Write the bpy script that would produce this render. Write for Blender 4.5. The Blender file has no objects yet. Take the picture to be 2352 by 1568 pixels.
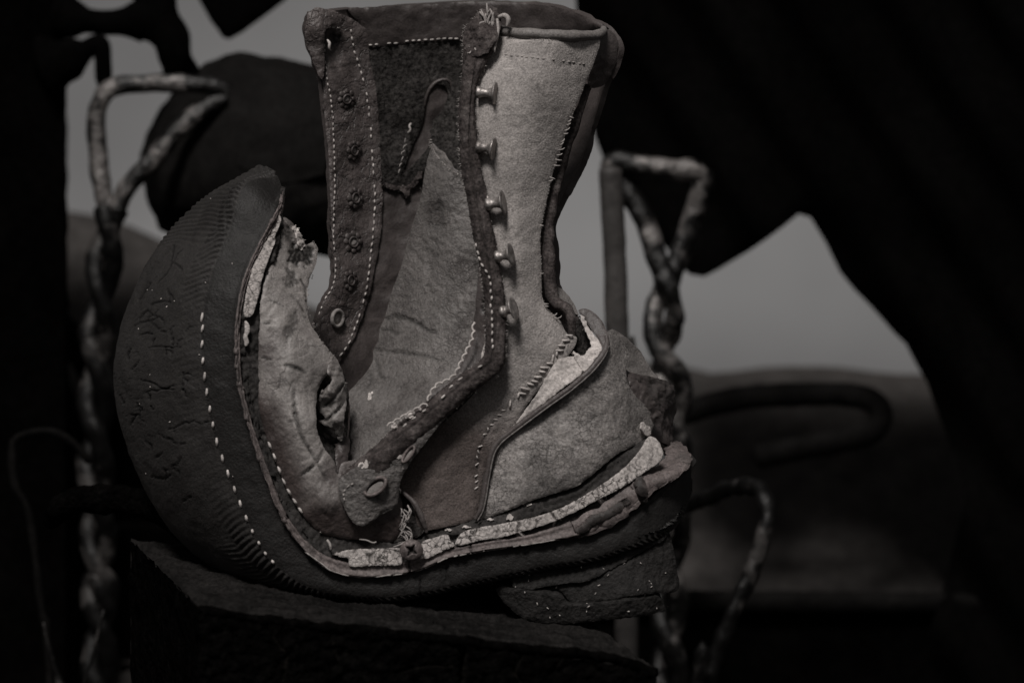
import bpy, math, random
import numpy as np
from mathutils import Vector, noise, geometry
from mathutils.bvhtree import BVHTree

random.seed(7); np.random.seed(7)
scene = bpy.context.scene
R = math.radians

# ------------------------------------------------------------------ camera
S = 5500.0          # photo pixels (2352 wide) per metre at the focus distance
D = 1.2             # focus distance in metres
W, H = 2352.0, 1568.0
PITCH = R(1.5)
cam_d = bpy.data.cameras.new("camera")
cam = bpy.data.objects.new("camera", cam_d)
scene.collection.objects.link(cam)
CAM = Vector((0.0, -D, 0.86))
cam.location = CAM
cam.rotation_euler = (R(90) + PITCH, 0, 0)
cam_d.sensor_width = 36.0
cam_d.lens = 36.0 * D / (W / S)
cam_d.clip_start = 0.05
cam_d.clip_end = 2000
cam_d.dof.use_dof = True
cam_d.dof.focus_distance = D + 0.022
cam_d.dof.aperture_fstop = 7.0
cam_d.dof.aperture_blades = 7
scene.camera = cam

# ------------------------------------------------------------------ overcast sky and soft sun
SUN_AZ = R(-14)     # a little to the left of the camera's back
SUN_EL = R(50)
world = bpy.data.worlds.new("World"); scene.world = world
world.use_nodes = True
wn = world.node_tree; wn.nodes.clear()
sky = wn.nodes.new("ShaderNodeTexSky"); sky.sky_type = 'NISHITA'; sky.sun_disc = False
sky.sun_elevation = SUN_EL
sky.sun_rotation = R(180) - SUN_AZ
sky.dust_density = 1.0; sky.air_density = 1.0
bw = wn.nodes.new("ShaderNodeRGBToBW")
comb = wn.nodes.new("ShaderNodeCombineColor")
bg = wn.nodes.new("ShaderNodeBackground"); bg.inputs[1].default_value = 0.05
wo = wn.nodes.new("ShaderNodeOutputWorld")
wn.links.new(sky.outputs[0], bw.inputs[0])
wtc = wn.nodes.new("ShaderNodeTexCoord"); cl = wn.nodes.new("ShaderNodeTexNoise")       # soft overcast cloud
cl.inputs['Scale'].default_value = 5.0; cl.inputs['Detail'].default_value = 5.0; cl.inputs['Roughness'].default_value = .55
wn.links.new(wtc.outputs['Generated'], cl.inputs['Vector'])
cr_ = wn.nodes.new("ShaderNodeMapRange"); cr_.inputs[1].default_value = .3; cr_.inputs[2].default_value = .7; cr_.inputs[3].default_value = .68; cr_.inputs[4].default_value = 1.3
wn.links.new(cl.outputs['Fac'], cr_.inputs[0])
cm = wn.nodes.new("ShaderNodeMath"); cm.operation = 'MULTIPLY'
wn.links.new(bw.outputs[0], cm.inputs[0]); wn.links.new(cr_.outputs[0], cm.inputs[1])
for i, k in enumerate((1.03, 1.0, 0.985)):      # the photograph is toned almost neutral grey
    m = wn.nodes.new("ShaderNodeMath"); m.operation = 'MULTIPLY'; m.inputs[1].default_value = k
    wn.links.new(cm.outputs[0], m.inputs[0]); wn.links.new(m.outputs[0], comb.inputs[i])
wn.links.new(comb.outputs[0], bg.inputs[0]); wn.links.new(bg.outputs[0], wo.inputs[0])

sun_d = bpy.data.lights.new("sun", 'SUN'); sun_d.energy = 4.7; sun_d.angle = R(14)
sun_d.color = (1.0, 0.955, 0.92)
sun = bpy.data.objects.new("sun", sun_d); scene.collection.objects.link(sun)
to_sun = Vector((math.sin(SUN_AZ) * math.cos(SUN_EL), -math.cos(SUN_AZ) * math.cos(SUN_EL), math.sin(SUN_EL)))
sun.rotation_euler = to_sun.to_track_quat('Z', 'Y').to_euler()
sun.location = (1.0, -1.5, 3.0)

vs = scene.view_settings
vs.view_transform = 'Standard'; vs.look = 'None'; vs.exposure = -0.85; vs.gamma = 1.0
vs.use_curve_mapping = False

# ------------------------------------------------------------------ pixel <-> place
cp, sp = math.cos(PITCH), math.sin(PITCH)
FW = np.array((0.0, cp, sp)); UP = np.array((0.0, -sp, cp)); RT = np.array((1.0, 0.0, 0.0))
CAMV = np.array(CAM)
def to_world(v):
    """v: (N,3) photo pixel x, y and depth (in pixels at focus scale, + towards the viewer)"""
    v = np.asarray(v, float).reshape(-1, 3)
    t = D - v[:, 2] / S
    k = t / D / S
    return CAMV + t[:, None] * FW + ((v[:, 0] - W / 2) * k)[:, None] * RT - ((v[:, 1] - H / 2) * k)[:, None] * UP
GROUND = 0.0

# ------------------------------------------------------------------ curves and surfaces in pixel space
def crom(pts, n, closed=False):
    """n points along a Catmull-Rom curve through pts, even in arc length"""
    p = np.asarray(pts, float)
    if len(p) == 2:
        t = np.linspace(0, 1, n)[:, None]; return p[0] * (1 - t) + p[1] * t
    if closed: q = np.vstack([p[-1], p, p[0], p[1]])
    else: q = np.vstack([2 * p[0] - p[1], p, 2 * p[-1] - p[-2]])
    out = []
    m = 14
    t = np.linspace(0, 1, m, endpoint=False)[:, None]
    for i in range(1, len(q) - 2):
        a, b, c, d = q[i - 1], q[i], q[i + 1], q[i + 2]
        out.append(0.5 * ((2 * b) + (-a + c) * t + (2 * a - 5 * b + 4 * c - d) * t ** 2 + (-a + 3 * b - 3 * c + d) * t ** 3))
    out.append(q[-2][None] if not closed else q[1][None])
    c = np.vstack(out)
    L = np.concatenate([[0], np.cumsum(np.linalg.norm(np.diff(c, axis=0), axis=1))])
    s = np.linspace(0, L[-1], n)
    return np.stack([np.interp(s, L, c[:, k]) for k in range(p.shape[1])], 1)
def plen(p):
    p = np.asarray(p, float); return float(np.linalg.norm(np.diff(p, axis=0), axis=1).sum())
def cr_uniform(pts, n):
    """Catmull-Rom, even in parameter (keeps rows of a patch aligned)"""
    p = np.asarray(pts, float)
    q = np.concatenate([[2 * p[0] - p[1]], p, [2 * p[-1] - p[-2]]])
    t = np.linspace(0, len(p) - 1, n); i = np.clip(t.astype(int), 0, len(p) - 2)
    f = (t - i).reshape((-1,) + (1,) * (p.ndim - 1))
    a, b, c, d = q[i], q[i + 1], q[i + 2], q[i + 3]
    return 0.5 * (2 * b + (-a + c) * f + (2 * a - 5 * b + 4 * c - d) * f ** 2 + (-a + 3 * b - 3 * c + d) * f ** 3)

def seg_dist(P, line):
    """distance of points P (N,2) to a polyline"""
    P = np.asarray(P, float); L = np.asarray(line, float)[:, :2]
    best = np.full(len(P), 1e9)
    for a, b in zip(L[:-1], L[1:]):
        d = b - a; l2 = max((d * d).sum(), 1e-9)
        t = np.clip(((P - a) @ d) / l2, 0, 1)
        best = np.minimum(best, np.hypot(*(P - (a + t[:, None] * d)).T))
    return best
def seg_dist_t(P, line):
    P = np.asarray(P, float); L = np.asarray(line, float)[:, :2]
    sl = np.linalg.norm(np.diff(L, axis=0), axis=1); acc = np.concatenate([[0], np.cumsum(sl)])
    best = np.full(len(P), 1e9); bt = np.zeros(len(P))
    for k, (a, b) in enumerate(zip(L[:-1], L[1:])):
        d = b - a; l2 = max((d * d).sum(), 1e-9)
        t = np.clip(((P - a) @ d) / l2, 0, 1); q = np.hypot(*(P - (a + t[:, None] * d)).T)
        m = q < best; best[m] = q[m]; bt[m] = (acc[k] + t[m] * sl[k]) / acc[-1]
    return best, bt
def inside(P, poly):
    x, y = P[:, 0], P[:, 1]; r = np.zeros(len(P), bool)
    q = np.asarray(poly)[:, :2]; j = len(q) - 1
    for i in range(len(q)):
        xi, yi = q[i]; xj, yj = q[j]
        c = ((yi > y) != (yj > y))
        with np.errstate(divide='ignore', invalid='ignore'):
            r ^= c & (x < (xj - xi) * (y - yi) / (yj - yi) + xi)
        j = i
    return r
def rbf(ctrl):
    c = np.asarray(ctrl, float); n = len(c)
    xy = c[:, :2] / 300.0
    def U(r2): return np.where(r2 > 1e-12, r2 * np.log(np.maximum(r2, 1e-12)), 0)
    A = U(((xy[:, None] - xy[None]) ** 2).sum(-1)) + np.eye(n) * 1e-3
    Pm = np.hstack([np.ones((n, 1)), xy])
    M = np.block([[A, Pm], [Pm.T, np.zeros((3, 3))]])
    w = np.linalg.solve(M, np.concatenate([c[:, 2], np.zeros(3)]))
    def f(P):
        p = np.asarray(P, float)[:, :2] / 300.0
        K = U(((p[:, None] - xy[None]) ** 2).sum(-1))
        return K @ w[:n] + w[n] + p @ w[n + 1:]
    return f
def fbm(P, scale, octv=3):
    return np.array([noise.fractal((float(a) * scale, float(b) * scale, float(c) * scale), 0.9, 2.1, octv) for a, b, c in P])

class Geo:
    def __init__(s, v, f, mark=None):
        s.v = np.asarray(v, float).reshape(-1, 3); s.f = [tuple(int(i) for i in q) for q in f]
        s.mark = np.zeros(len(s.v)) if mark is None else np.asarray(mark, float)
    def bvh(s): return BVHTree.FromPolygons([tuple(a) for a in s.v], s.f)
def merge(gs):
    v, f, m, o = [], [], [], 0
    for g in gs:
        v.append(g.v); m.append(g.mark); f += [tuple(i + o for i in q) for q in g.f]; o += len(g.v)
    return Geo(np.vstack(v), f, np.concatenate(m))
def vnormals(v, f):
    n = np.zeros_like(v)
    tri = np.array([q[:3] for q in f])
    fn = np.cross(v[tri[:, 1]] - v[tri[:, 0]], v[tri[:, 2]] - v[tri[:, 0]])
    if any(len(q) == 4 for q in f):
        qd = np.array([q if len(q) == 4 else (q[0], q[1], q[2], q[2]) for q in f])
        fn = np.cross(v[qd[:, 2]] - v[qd[:, 0]], v[qd[:, 3]] - v[qd[:, 1]]) if all(len(q) == 4 for q in f) else fn
    for k in range(max(len(q) for q in f)):
        idx = np.array([q[k] if k < len(q) else q[0] for q in f]); np.add.at(n, idx, fn)
    return n / np.maximum(np.linalg.norm(n, axis=1), 1e-9)[:, None]
def thicken(v, f, mark, th, back_vec=None):
    """close a sheet: the back th pixels behind the front along its normals, with a rim of its own"""
    n = vnormals(v, f); N = len(v)
    th = np.asarray(th, float)
    back = v - n * (th[:, None] if th.ndim else th) if back_vec is None else v + np.asarray(back_vec, float)
    F = list(f) + [tuple(reversed([i + N for i in q])) for q in f]
    cnt = {}
    for q in f:
        for a, b in zip(q, q[1:] + q[:1]): cnt[(a, b)] = 1
    rim = [(a, b) for (a, b) in cnt if (b, a) not in cnt]
    ids = sorted({i for e in rim for i in e}); mp = {i: k for k, i in enumerate(ids)}
    rv = np.vstack([v[ids], back[ids]]); K = len(ids)
    F += [(2 * N + mp[b], 2 * N + mp[a], 2 * N + K + mp[a], 2 * N + K + mp[b]) for a, b in rim]
    return Geo(np.vstack([v, back, rv]), F, np.concatenate([mark, mark, mark[ids], mark[ids]]))

def apply_marks(xy, grooves, spots):
    """grooves: (line, halfwidth, depth, darkness); spots: (polygon, depth, darkness) worn-through places"""
    dz = np.zeros(len(xy)); mk = np.zeros(len(xy))
    for line, hw, dep, dk in grooves:
        d0, t = seg_dist_t(xy, line)
        near = d0 < hw * 2.5; d = np.full(len(xy), 9.0)
        if near.any():
            taper = .25 + .75 * np.sin(np.pi * np.clip(t[near], .02, .98)) ** .6
            jit = np.array([noise.noise((x * .11, y * .11, 6.0)) + .5 * noise.noise((x * .3, y * .3, 2.0)) for x, y in xy[near]])
            d[near] = d0[near] / (hw * taper * (1 + .45 * jit))
        w = np.clip(1 - d, 0, 1) ** 0.8
        dz -= dep * w; mk = np.maximum(mk, dk * np.clip(1.3 - d, 0, 1))
    for poly, dep, dk in spots:
        pp = crom(list(poly) + [poly[0]], 70)
        jit = np.array([noise.noise((x * .09, y * .09, 3.0)) + .6 * noise.noise((x * .27, y * .27, 3.0)) for x, y in xy]) * 9
        ins = inside(xy, pp); d = seg_dist(xy, pp)
        sd = np.where(ins, d, -d) + jit
        w = np.clip(sd / 3 + .5, 0, 1) * np.array([.72 + .5 * noise.noise((x * .2, y * .2, 8.0)) for x, y in xy]).clip(0, 1)
        dz -= dep * w; mk = np.maximum(mk, dk * w)
    return dz, mk

def relief(outline, zf, th=12, step=8, edge=2.0, efreq=.05, bevel=6, grooves=(), spots=(), wrinkle=0, wscale=.02, holes=(), smooth=True, cells=0, cell_w=3.0, cell_d=6, dark=1.0, raw=False, back_vec=None):
    """a piece of leather, cork or cloth seen broadside: outline in pixels, depth from control points"""
    if smooth:
        n = max(12, int(plen(list(outline) + [outline[0]]) / (step * .8)))
        o = crom(outline, n + 1, closed=True)[:-1, :2]
    else:
        q = list(outline) + [outline[0]]; o = []
        for a, b in zip(q[:-1], q[1:]):
            k = max(1, int(math.hypot(b[0] - a[0], b[1] - a[1]) / step))
            o += [(a[0] + (b[0] - a[0]) * i / k, a[1] + (b[1] - a[1]) * i / k) for i in range(k)]
        o = np.array(o)
    if edge:
        o = o + np.array([[noise.noise((x * efreq, y * efreq, 1.7)) + .6 * noise.noise((x * efreq * 3.3, y * efreq * 3.3, 9)), noise.noise((x * efreq, y * efreq, 5.3)) + .6 * noise.noise((x * efreq * 3.3, y * efreq * 3.3, 4))] for x, y in o]) * edge
    x0, y0 = o.min(0); x1, y1 = o.max(0)
    gx, gy = np.meshgrid(np.arange(x0, x1, step), np.arange(y0, y1, step * .87))
    gx[1::2] += step / 2
    g = np.stack([gx.ravel(), gy.ravel()], 1) + np.random.uniform(-.12, .12, (gx.size, 2)) * step
    g = g[inside(g, o)]
    hs = [crom(list(h) + [h[0]], 24)[:-1, :2] for h in holes]
    if len(g):
        keep = seg_dist(g, np.vstack([o, o[:1]])) > step * .45
        for h in hs: keep &= ~inside(g, h) & (seg_dist(g, np.vstack([h, h[:1]])) > step * .4)
        g = g[keep]
    pts = [o]; edges = []; k = 0
    for loop in [o] + hs:
        m = len(loop); edges += [(k + i, k + (i + 1) % m) for i in range(m)]; k += m
    allp = np.vstack([o] + hs + [g])
    vv, ee, ff, *_ = geometry.delaunay_2d_cdt([Vector(p) for p in allp], edges, [], 0, 1e-4)
    xy = np.array([tuple(p) for p in vv])
    tri = np.array([list(t) for t in ff])
    c = xy[tri].mean(1)
    ok = inside(c, o)
    for h in hs: ok &= ~inside(c, h)
    tri = tri[ok]
    used = np.unique(tri); mp = -np.ones(len(xy), int); mp[used] = np.arange(len(used))
    xy = xy[used]; tri = mp[tri]
    z = (zf if callable(zf) else rbf(zf))(xy)
    mark = np.zeros(len(xy))
    bevel = bevel * (.5 if bevel < 20 else 1)      # cut leather keeps a crisp edge
    if bevel:
        d = np.minimum(seg_dist(xy, np.vstack([o, o[:1]])) / bevel, 1)
        for h in hs: d = np.minimum(d, seg_dist(xy, np.vstack([h, h[:1]])) / (bevel * .7)).clip(0, 1)
        z = z - bevel * .8 * (1 - np.sqrt(np.clip(1 - (1 - d) ** 2, 0, 1)))
    if wrinkle:
        q = np.column_stack([xy, z * .3])
        z = z + wrinkle * .75 * fbm(q, wscale, 4)
        rid = 1 - np.abs(fbm(q + 57.0, wscale * 2.6, 3)).clip(0, 1)
        z = z - min(wrinkle, 6) * .55 * np.clip((rid - .86) / .14, 0, 1)
    if cells:
        n = max(3, int((x1 - x0) * (y1 - y0) / cells ** 2)); sd = np.random.uniform((x0, y0), (x1, y1), (n, 2))
        jit = np.array([[noise.noise((x * .06, y * .06, 2)), noise.noise((x * .06, y * .06, 8))] for x, y in xy]) * cells * .35
        dd = np.sort(np.hypot(*np.moveaxis((xy + jit)[:, None] - sd[None], -1, 0)), 1)
        w = np.clip(1 - (dd[:, 1] - dd[:, 0]) / (2 * cell_w), 0, 1)
        tone = np.array([noise.noise((x * .02, y * .02, 11)) for x, y in xy])
        w = w * np.clip(tone * 2.2 + .75, 0, 1)
        z = z - cell_d * w; mark = np.maximum(mark, w * dark)
    dz, mk = apply_marks(xy, grooves, spots)
    z = z + dz; mark = np.maximum(mark, mk)
    v = np.column_stack([xy, z])
    # pixel y runs down: front faces are seen from +z
    a, b, cc = v[tri[:, 0]], v[tri[:, 1]], v[tri[:, 2]]
    flip = ((b - a)[:, 0] * (cc - a)[:, 1] - (b - a)[:, 1] * (cc - a)[:, 0]) < 0
    tri[flip] = tri[flip][:, ::-1]
    f = [tuple(int(i) for i in t) for t in tri]
    if raw: return Geo(v, f, mark)
    return thicken(v, f, mark, th, back_vec)

def patch(rows, nu, nv, th=10, disp=None, wrinkle=0, wscale=.02, grooves=(), spots=(), flip=False):
    """a sheet through rows of control points"""
    a = np.asarray(rows, float)
    g = cr_uniform(a, nu)                       # along rows
    g = np.swapaxes(cr_uniform(np.swapaxes(g, 0, 1), nv), 0, 1)
    v = g.reshape(-1, 3)
    f = []
    for i in range(nu - 1):
        for j in range(nv - 1):
            q = (i * nv + j, i * nv + j + 1, (i + 1) * nv + j + 1, (i + 1) * nv + j)
            f.append(q[::-1] if flip else q)
    n = vnormals(v, f)
    uu, ww = np.meshgrid(np.linspace(0, len(a) - 1, nu), np.linspace(0, a.shape[1] - 1, nv), indexing='ij')
    mark = np.zeros(len(v)); d = np.zeros(len(v))
    if disp is not None:
        d0, mk = disp(uu.ravel(), ww.ravel(), v, g); d += d0; mark = np.maximum(mark, mk)
    if wrinkle: d += wrinkle * fbm(v, wscale, 4)
    dz, mk = apply_marks(v[:, :2], grooves, spots); d += dz; mark = np.maximum(mark, mk)
    return thicken(v + n * d[:, None], f, mark, th)

def tube(path, rad, sides=8, n=None, wob=0, wscale=.05, resample=True, mark=None):
    p = np.asarray(path, float)
    n = n or max(4, int(plen(p) / 8))
    r = np.interp(np.linspace(0, 1, n), np.linspace(0, 1, len(np.atleast_1d(rad))), np.atleast_1d(rad)) if np.ndim(rad) else np.full(n, float(rad))
    c = crom(p, n) if resample else p
    n = len(c); r = r[:n]
    T = np.gradient(c, axis=0); T /= np.maximum(np.linalg.norm(T, axis=1), 1e-9)[:, None]
    ref = np.array((0, 0, 1.0)); v = []
    u = np.cross(T[0], ref)
    if np.linalg.norm(u) < .1: u = np.cross(T[0], (0, 1.0, 0))
    for i in range(n):
        u = u - T[i] * (u @ T[i]); u /= max(np.linalg.norm(u), 1e-9); w = np.cross(T[i], u)
        for k in range(sides):
            a = 2 * math.pi * k / sides; rr = r[i]
            q = c[i] + (u * math.cos(a) + w * math.sin(a)) * rr
            if wob: q = c[i] + (q - c[i]) * (1 + wob * noise.noise(tuple(q * wscale)))
            v.append(q)
    f = [(i * sides + k, i * sides + (k + 1) % sides, (i + 1) * sides + (k + 1) % sides, (i + 1) * sides + k) for i in range(n - 1) for k in range(sides)]
    N = len(v); v += [c[0] - T[0] * r[0] * .5, c[-1] + T[-1] * r[-1] * .5]
    f += [(N, (k + 1) % sides, k) for k in range(sides)] + [(N + 1, (n - 1) * sides + k, (n - 1) * sides + (k + 1) % sides) for k in range(sides)]
    return Geo(v, f)
def lathe(origin, axis, prof, sides=20, sx=1.0):
    """prof: (distance along axis, radius)"""
    o = np.asarray(origin, float); a = np.asarray(axis, float); a /= np.linalg.norm(a)
    u = np.cross(a, (0, 1.0, 0.001)); u /= np.linalg.norm(u); w = np.cross(a, u)
    v = [o + a * h + (u * math.cos(2 * math.pi * k / sides) * sx + w * math.sin(2 * math.pi * k / sides)) * r for h, r in prof for k in range(sides)]
    m = len(prof)
    f = [(i * sides + k, i * sides + (k + 1) % sides, (i + 1) * sides + (k + 1) % sides, (i + 1) * sides + k) for i in range(m - 1) for k in range(sides)]
    v += [o + a * prof[0][0], o + a * prof[-1][0]]; N = m * sides
    f += [(N, (k + 1) % sides, k) for k in range(sides)] + [(N + 1, (m - 1) * sides + k, (m - 1) * sides + (k + 1) % sides) for k in range(sides)]
    return Geo(v, f)
def surf(bvh, lift=0.0, default=-300.0):
    def f(xy):
        z = np.full(len(xy), np.nan)
        for i, (x, y) in enumerate(np.asarray(xy)[:, :2]):
            h = bvh.ray_cast(Vector((x, y, 3000)), Vector((0, 0, -1)))
            if h[0] is not None: z[i] = h[0].z
        bad = np.isnan(z)
        if bad.all(): z[:] = default
        elif bad.any():
            P = np.asarray(xy)[:, :2]; good = np.where(~bad)[0]
            for i in np.where(bad)[0]:
                z[i] = z[good[np.argmin(((P[good] - P[i]) ** 2).sum(1))]]
        return z + lift
    return f
def stitch_geo(path, zf, length=11, gap=6, w=2.6, jitter=1.0, angle=0.0, skip=.08, lift=1.5, rnd=None):
    """a row of thread stitches lying on a surface"""
    rnd = rnd or random
    L = plen(path); c = crom([p[:2] for p in path], max(8, int(L / 2)))
    s = np.concatenate([[0], np.cumsum(np.linalg.norm(np.diff(c, axis=0), axis=1))]); gs = []
    pos = 0.0
    while pos + length < s[-1]:
        if rnd.random() > skip:
            ln = length * rnd.uniform(.75, 1.1)
            a = np.array([np.interp(pos, s, c[:, 0]), np.interp(pos, s, c[:, 1])]); b = np.array([np.interp(pos + ln, s, c[:, 0]), np.interp(pos + ln, s, c[:, 1])])
            m = (a + b) / 2; d = (b - a)
            th_ = angle + rnd.uniform(-.12, .12) + (rnd.choice((0, 0, 0, -1.6 * angle)) if angle else 0); ca, sa = math.cos(th_), math.sin(th_)
            d = np.array((d[0] * ca - d[1] * sa, d[0] * sa + d[1] * ca)); off = np.array((rnd.uniform(-1, 1), rnd.uniform(-1, 1))) * jitter
            pts = [m + off - d * .5, m + off - d * .25, m + off + d * .25, m + off + d * .5]
            z = zf(np.array(pts)); z = np.array([z[0] - w * .8, z[1] + lift, z[2] + lift, z[3] - w * .8])
            gs.append(tube(np.column_stack([pts, z]), [w * .6, w, w, w * .6], sides=6, n=5))
        pos += length + gap
    return merge(gs)

def fringe(path, zf, n, l0, l1, out, r=.7, spread=1.0):
    """loose fibres standing off a torn edge; out: side of the path they lean to"""
    c = crom([p[:2] for p in path], 300); T = np.gradient(c, axis=0); T /= np.linalg.norm(T, axis=1)[:, None]; gs = []
    idx = [random.randrange(300) for _ in range(n)]; z = zf(c[idx])
    for k, i in enumerate(idx):
        nx = np.array((-T[i][1], T[i][0])) * out; an = random.uniform(-spread, spread)
        d = np.array((nx[0] * math.cos(an) - nx[1] * math.sin(an), nx[0] * math.sin(an) + nx[1] * math.cos(an))); l = random.uniform(l0, l1)
        p0 = c[i] - d * 2; p1 = c[i] + d * l * .5; p2 = c[i] + d * l + np.array((random.uniform(-2, 2), random.uniform(-2, 2)))
        gs.append(tube([(*p0, z[k] - 1), (*p1, z[k] + 2), (*p2, z[k] + random.uniform(-3, 4))], [r, r * .8, r * .3], 4, 4))
    return merge(gs)
# ------------------------------------------------------------------ objects
C = scene.collection
def link_mesh(name, world_v, f, mark, mat, parent=None, origin=None, smooth=True):
    me = bpy.data.meshes.new(name)
    o3 = np.array(origin if origin is not None else (0, 0, 0), float)
    me.from_pydata([tuple(p) for p in (world_v - o3)], [], f)
    if smooth: me.polygons.foreach_set('use_smooth', [True] * len(me.polygons))
    if mark is not None and len(mark) and np.max(np.abs(mark)) > 0:
        at = me.attributes.new('mark', 'FLOAT', 'POINT'); at.data.foreach_set('value', np.asarray(mark, float))
    me.materials.append(mat); me.update()
    o = bpy.data.objects.new(name, me); C.objects.link(o)
    if parent is not None: o.parent = parent
    else: o.location = o3
    return o
def make(name, geo, mat, root=None, parent=None, kind=None, smooth=True, label=None):
    """geo in pixel space; root: the thing (an Empty); parent: a part that carries this sub-part"""
    org = root['_o'] if root is not None else None
    v = to_world(geo.v)
    f = [tuple(reversed(q)) for q in geo.f]      # pixel y runs down, so orientation turns over
    if root is None: org = (v[:, 0].mean(), v[:, 1].mean(), v[:, 2].min())
    o = link_mesh(name, v, f, geo.mark, mat, parent or root, org, smooth)
    if kind: o['kind'] = kind
    if label: o['label'] = label
    return o
def thing(name, label, cat, px, group=None):
    e = bpy.data.objects.new(name, None); C.objects.link(e)
    w = to_world([px])[0]; e.location = w; e['label'] = label; e['category'] = cat
    e.empty_display_size = .02
    if group: e['group'] = group
    e['_o'] = tuple(float(a) for a in w)
    return e
def tag(o, label, cat, group=None):
    o['label'] = label; o['category'] = cat
    if group: o['group'] = group
    return o

# ------------------------------------------------------------------ materials
def srgb(v): return tuple(((c / 255 + .055) / 1.055) ** 2.4 if c > 10 else c / 255 / 12.92 for c in v)
def mat(name, lo, hi, rough=.8, scale=60, speck=0.0, speck_scale=1400, bump=.3, bump_scale=900, crack=0.0, crack_scale=140, mark=(.01, .009, .008), metal=0.0, patch=0.0, patch_scale=22, patch_col=None, spec=.3, fleck=0.0, stretch=None, dist=.0006, sheen=0.0, prange=(.5, .66), crease=0.0):
    m = bpy.data.materials.new(name); m.use_nodes = True
    nt = m.node_tree; N = nt.nodes; Lk = nt.links; N.clear()
    def nd(t, **kw):
        n = N.new(t)
        for k, v in kw.items(): setattr(n, k, v)
        return n
    def mix(fac, a, b, blend='MIX'):
        x = nd('ShaderNodeMix', data_type='RGBA', blend_type=blend, clamp_factor=True)
        for sock, val in ((x.inputs[0], fac), (x.inputs[6], a), (x.inputs[7], b)):
            if hasattr(val, 'is_linked') or hasattr(val, 'links'): Lk.new(val, sock)
            elif isinstance(val, (int, float)): sock.default_value = val
            else: sock.default_value = tuple(val) + (1,)
        return x.outputs[2]
    def ramp(v, a, b):
        r = nd('ShaderNodeMapRange'); r.inputs[1].default_value = a; r.inputs[2].default_value = b; r.clamp = True
        Lk.new(v, r.inputs[0]); return r.outputs[0]
    def noi(sc, det=4, rgh=.6, vec=None):
        n = nd('ShaderNodeTexNoise'); n.inputs['Scale'].default_value = sc; n.inputs['Detail'].default_value = det; n.inputs['Roughness'].default_value = rgh
        Lk.new(vec or co, n.inputs['Vector']); return n.outputs['Fac']
    tc = nd('ShaderNodeTexCoord'); co = tc.outputs['Object']
    if stretch:
        mp = nd('ShaderNodeMapping'); mp.inputs['Scale'].default_value = stretch[0]; mp.inputs['Rotation'].default_value = stretch[1]
        Lk.new(co, mp.inputs['Vector']); co = mp.outputs[0]
    col = mix(ramp(noi(scale, 5, .65), .32, .68), lo, hi)
    if patch:
        pc = patch_col or tuple(c * .45 for c in lo)
        fac = nd('ShaderNodeMath', operation='MULTIPLY'); fac.inputs[1].default_value = patch
        Lk.new(ramp(noi(patch_scale, 6, .62), *prange), fac.inputs[0]); col = mix(fac.outputs[0], col, pc)
    if speck:
        sp_ = noi(speck_scale * .62, 3, .75)
        a = nd('ShaderNodeMapRange'); a.inputs[1].default_value = .34; a.inputs[2].default_value = .66; a.inputs[3].default_value = 1 - speck; a.inputs[4].default_value = 1 + speck
        Lk.new(sp_, a.inputs[0])
        g = nd('ShaderNodeCombineColor')
        for i in range(3): Lk.new(a.outputs[0], g.inputs[i])
        col = mix(1.0, col, g.outputs[0], 'MULTIPLY')
    hgt = noi(bump_scale, 4, .6)
    if crack:
        v = nd('ShaderNodeTexVoronoi', feature='DISTANCE_TO_EDGE'); v.inputs['Scale'].default_value = crack_scale
        dn = nd('ShaderNodeTexNoise'); dn.inputs['Scale'].default_value = crack_scale * 1.3; dn.inputs['Detail'].default_value = 3; Lk.new(co, dn.inputs['Vector'])
        ad = nd('ShaderNodeVectorMath', operation='MULTIPLY_ADD'); ad.inputs[1].default_value = (1.2 / crack_scale,) * 3
        Lk.new(dn.outputs['Color'], ad.inputs[0]); Lk.new(co, ad.inputs[2]); Lk.new(ad.outputs[0], v.inputs['Vector'])
        cr = ramp(v.outputs['Distance'], 0.0, .07)
        gate = ramp(noi(crack_scale * .16, 3, .6), .42, .6)
        inv = nd('ShaderNodeMath', operation='SUBTRACT'); inv.inputs[0].default_value = 1; Lk.new(cr, inv.inputs[1])
        w = nd('ShaderNodeMath', operation='MULTIPLY'); Lk.new(inv.outputs[0], w.inputs[0]); Lk.new(gate, w.inputs[1])
        w2 = nd('ShaderNodeMath', operation='MULTIPLY'); w2.inputs[1].default_value = crack; Lk.new(w.outputs[0], w2.inputs[0])
        col = mix(w2.outputs[0], col, mark)
        hh = nd('ShaderNodeMath', operation='MULTIPLY_ADD'); hh.inputs[1].default_value = -1.5
        Lk.new(w2.outputs[0], hh.inputs[0]); Lk.new(hgt, hh.inputs[2]); hgt = hh.outputs[0]
    if crease:
        cn = nd('ShaderNodeTexNoise'); cn.inputs['Scale'].default_value = 26; cn.inputs['Detail'].default_value = 5; cn.inputs['Distortion'].default_value = 1.2
        Lk.new(co, cn.inputs['Vector'])
        ab = nd('ShaderNodeMath', operation='SUBTRACT'); ab.inputs[1].default_value = .5; Lk.new(cn.outputs['Fac'], ab.inputs[0])
        ab2 = nd('ShaderNodeMath', operation='ABSOLUTE'); Lk.new(ab.outputs[0], ab2.inputs[0])
        ln = nd('ShaderNodeMapRange'); ln.inputs[1].default_value = .0; ln.inputs[2].default_value = .012; ln.inputs[3].default_value = 1; ln.inputs[4].default_value = 0; Lk.new(ab2.outputs[0], ln.inputs[0])
        gt = ramp(noi(19, 3, .6), .5, .62)
        w = nd('ShaderNodeMath', operation='MULTIPLY'); Lk.new(ln.outputs[0], w.inputs[0]); Lk.new(gt, w.inputs[1])
        w2 = nd('ShaderNodeMath', operation='MULTIPLY'); w2.inputs[1].default_value = crease; Lk.new(w.outputs[0], w2.inputs[0])
        col = mix(w2.outputs[0], col, mark)
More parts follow.
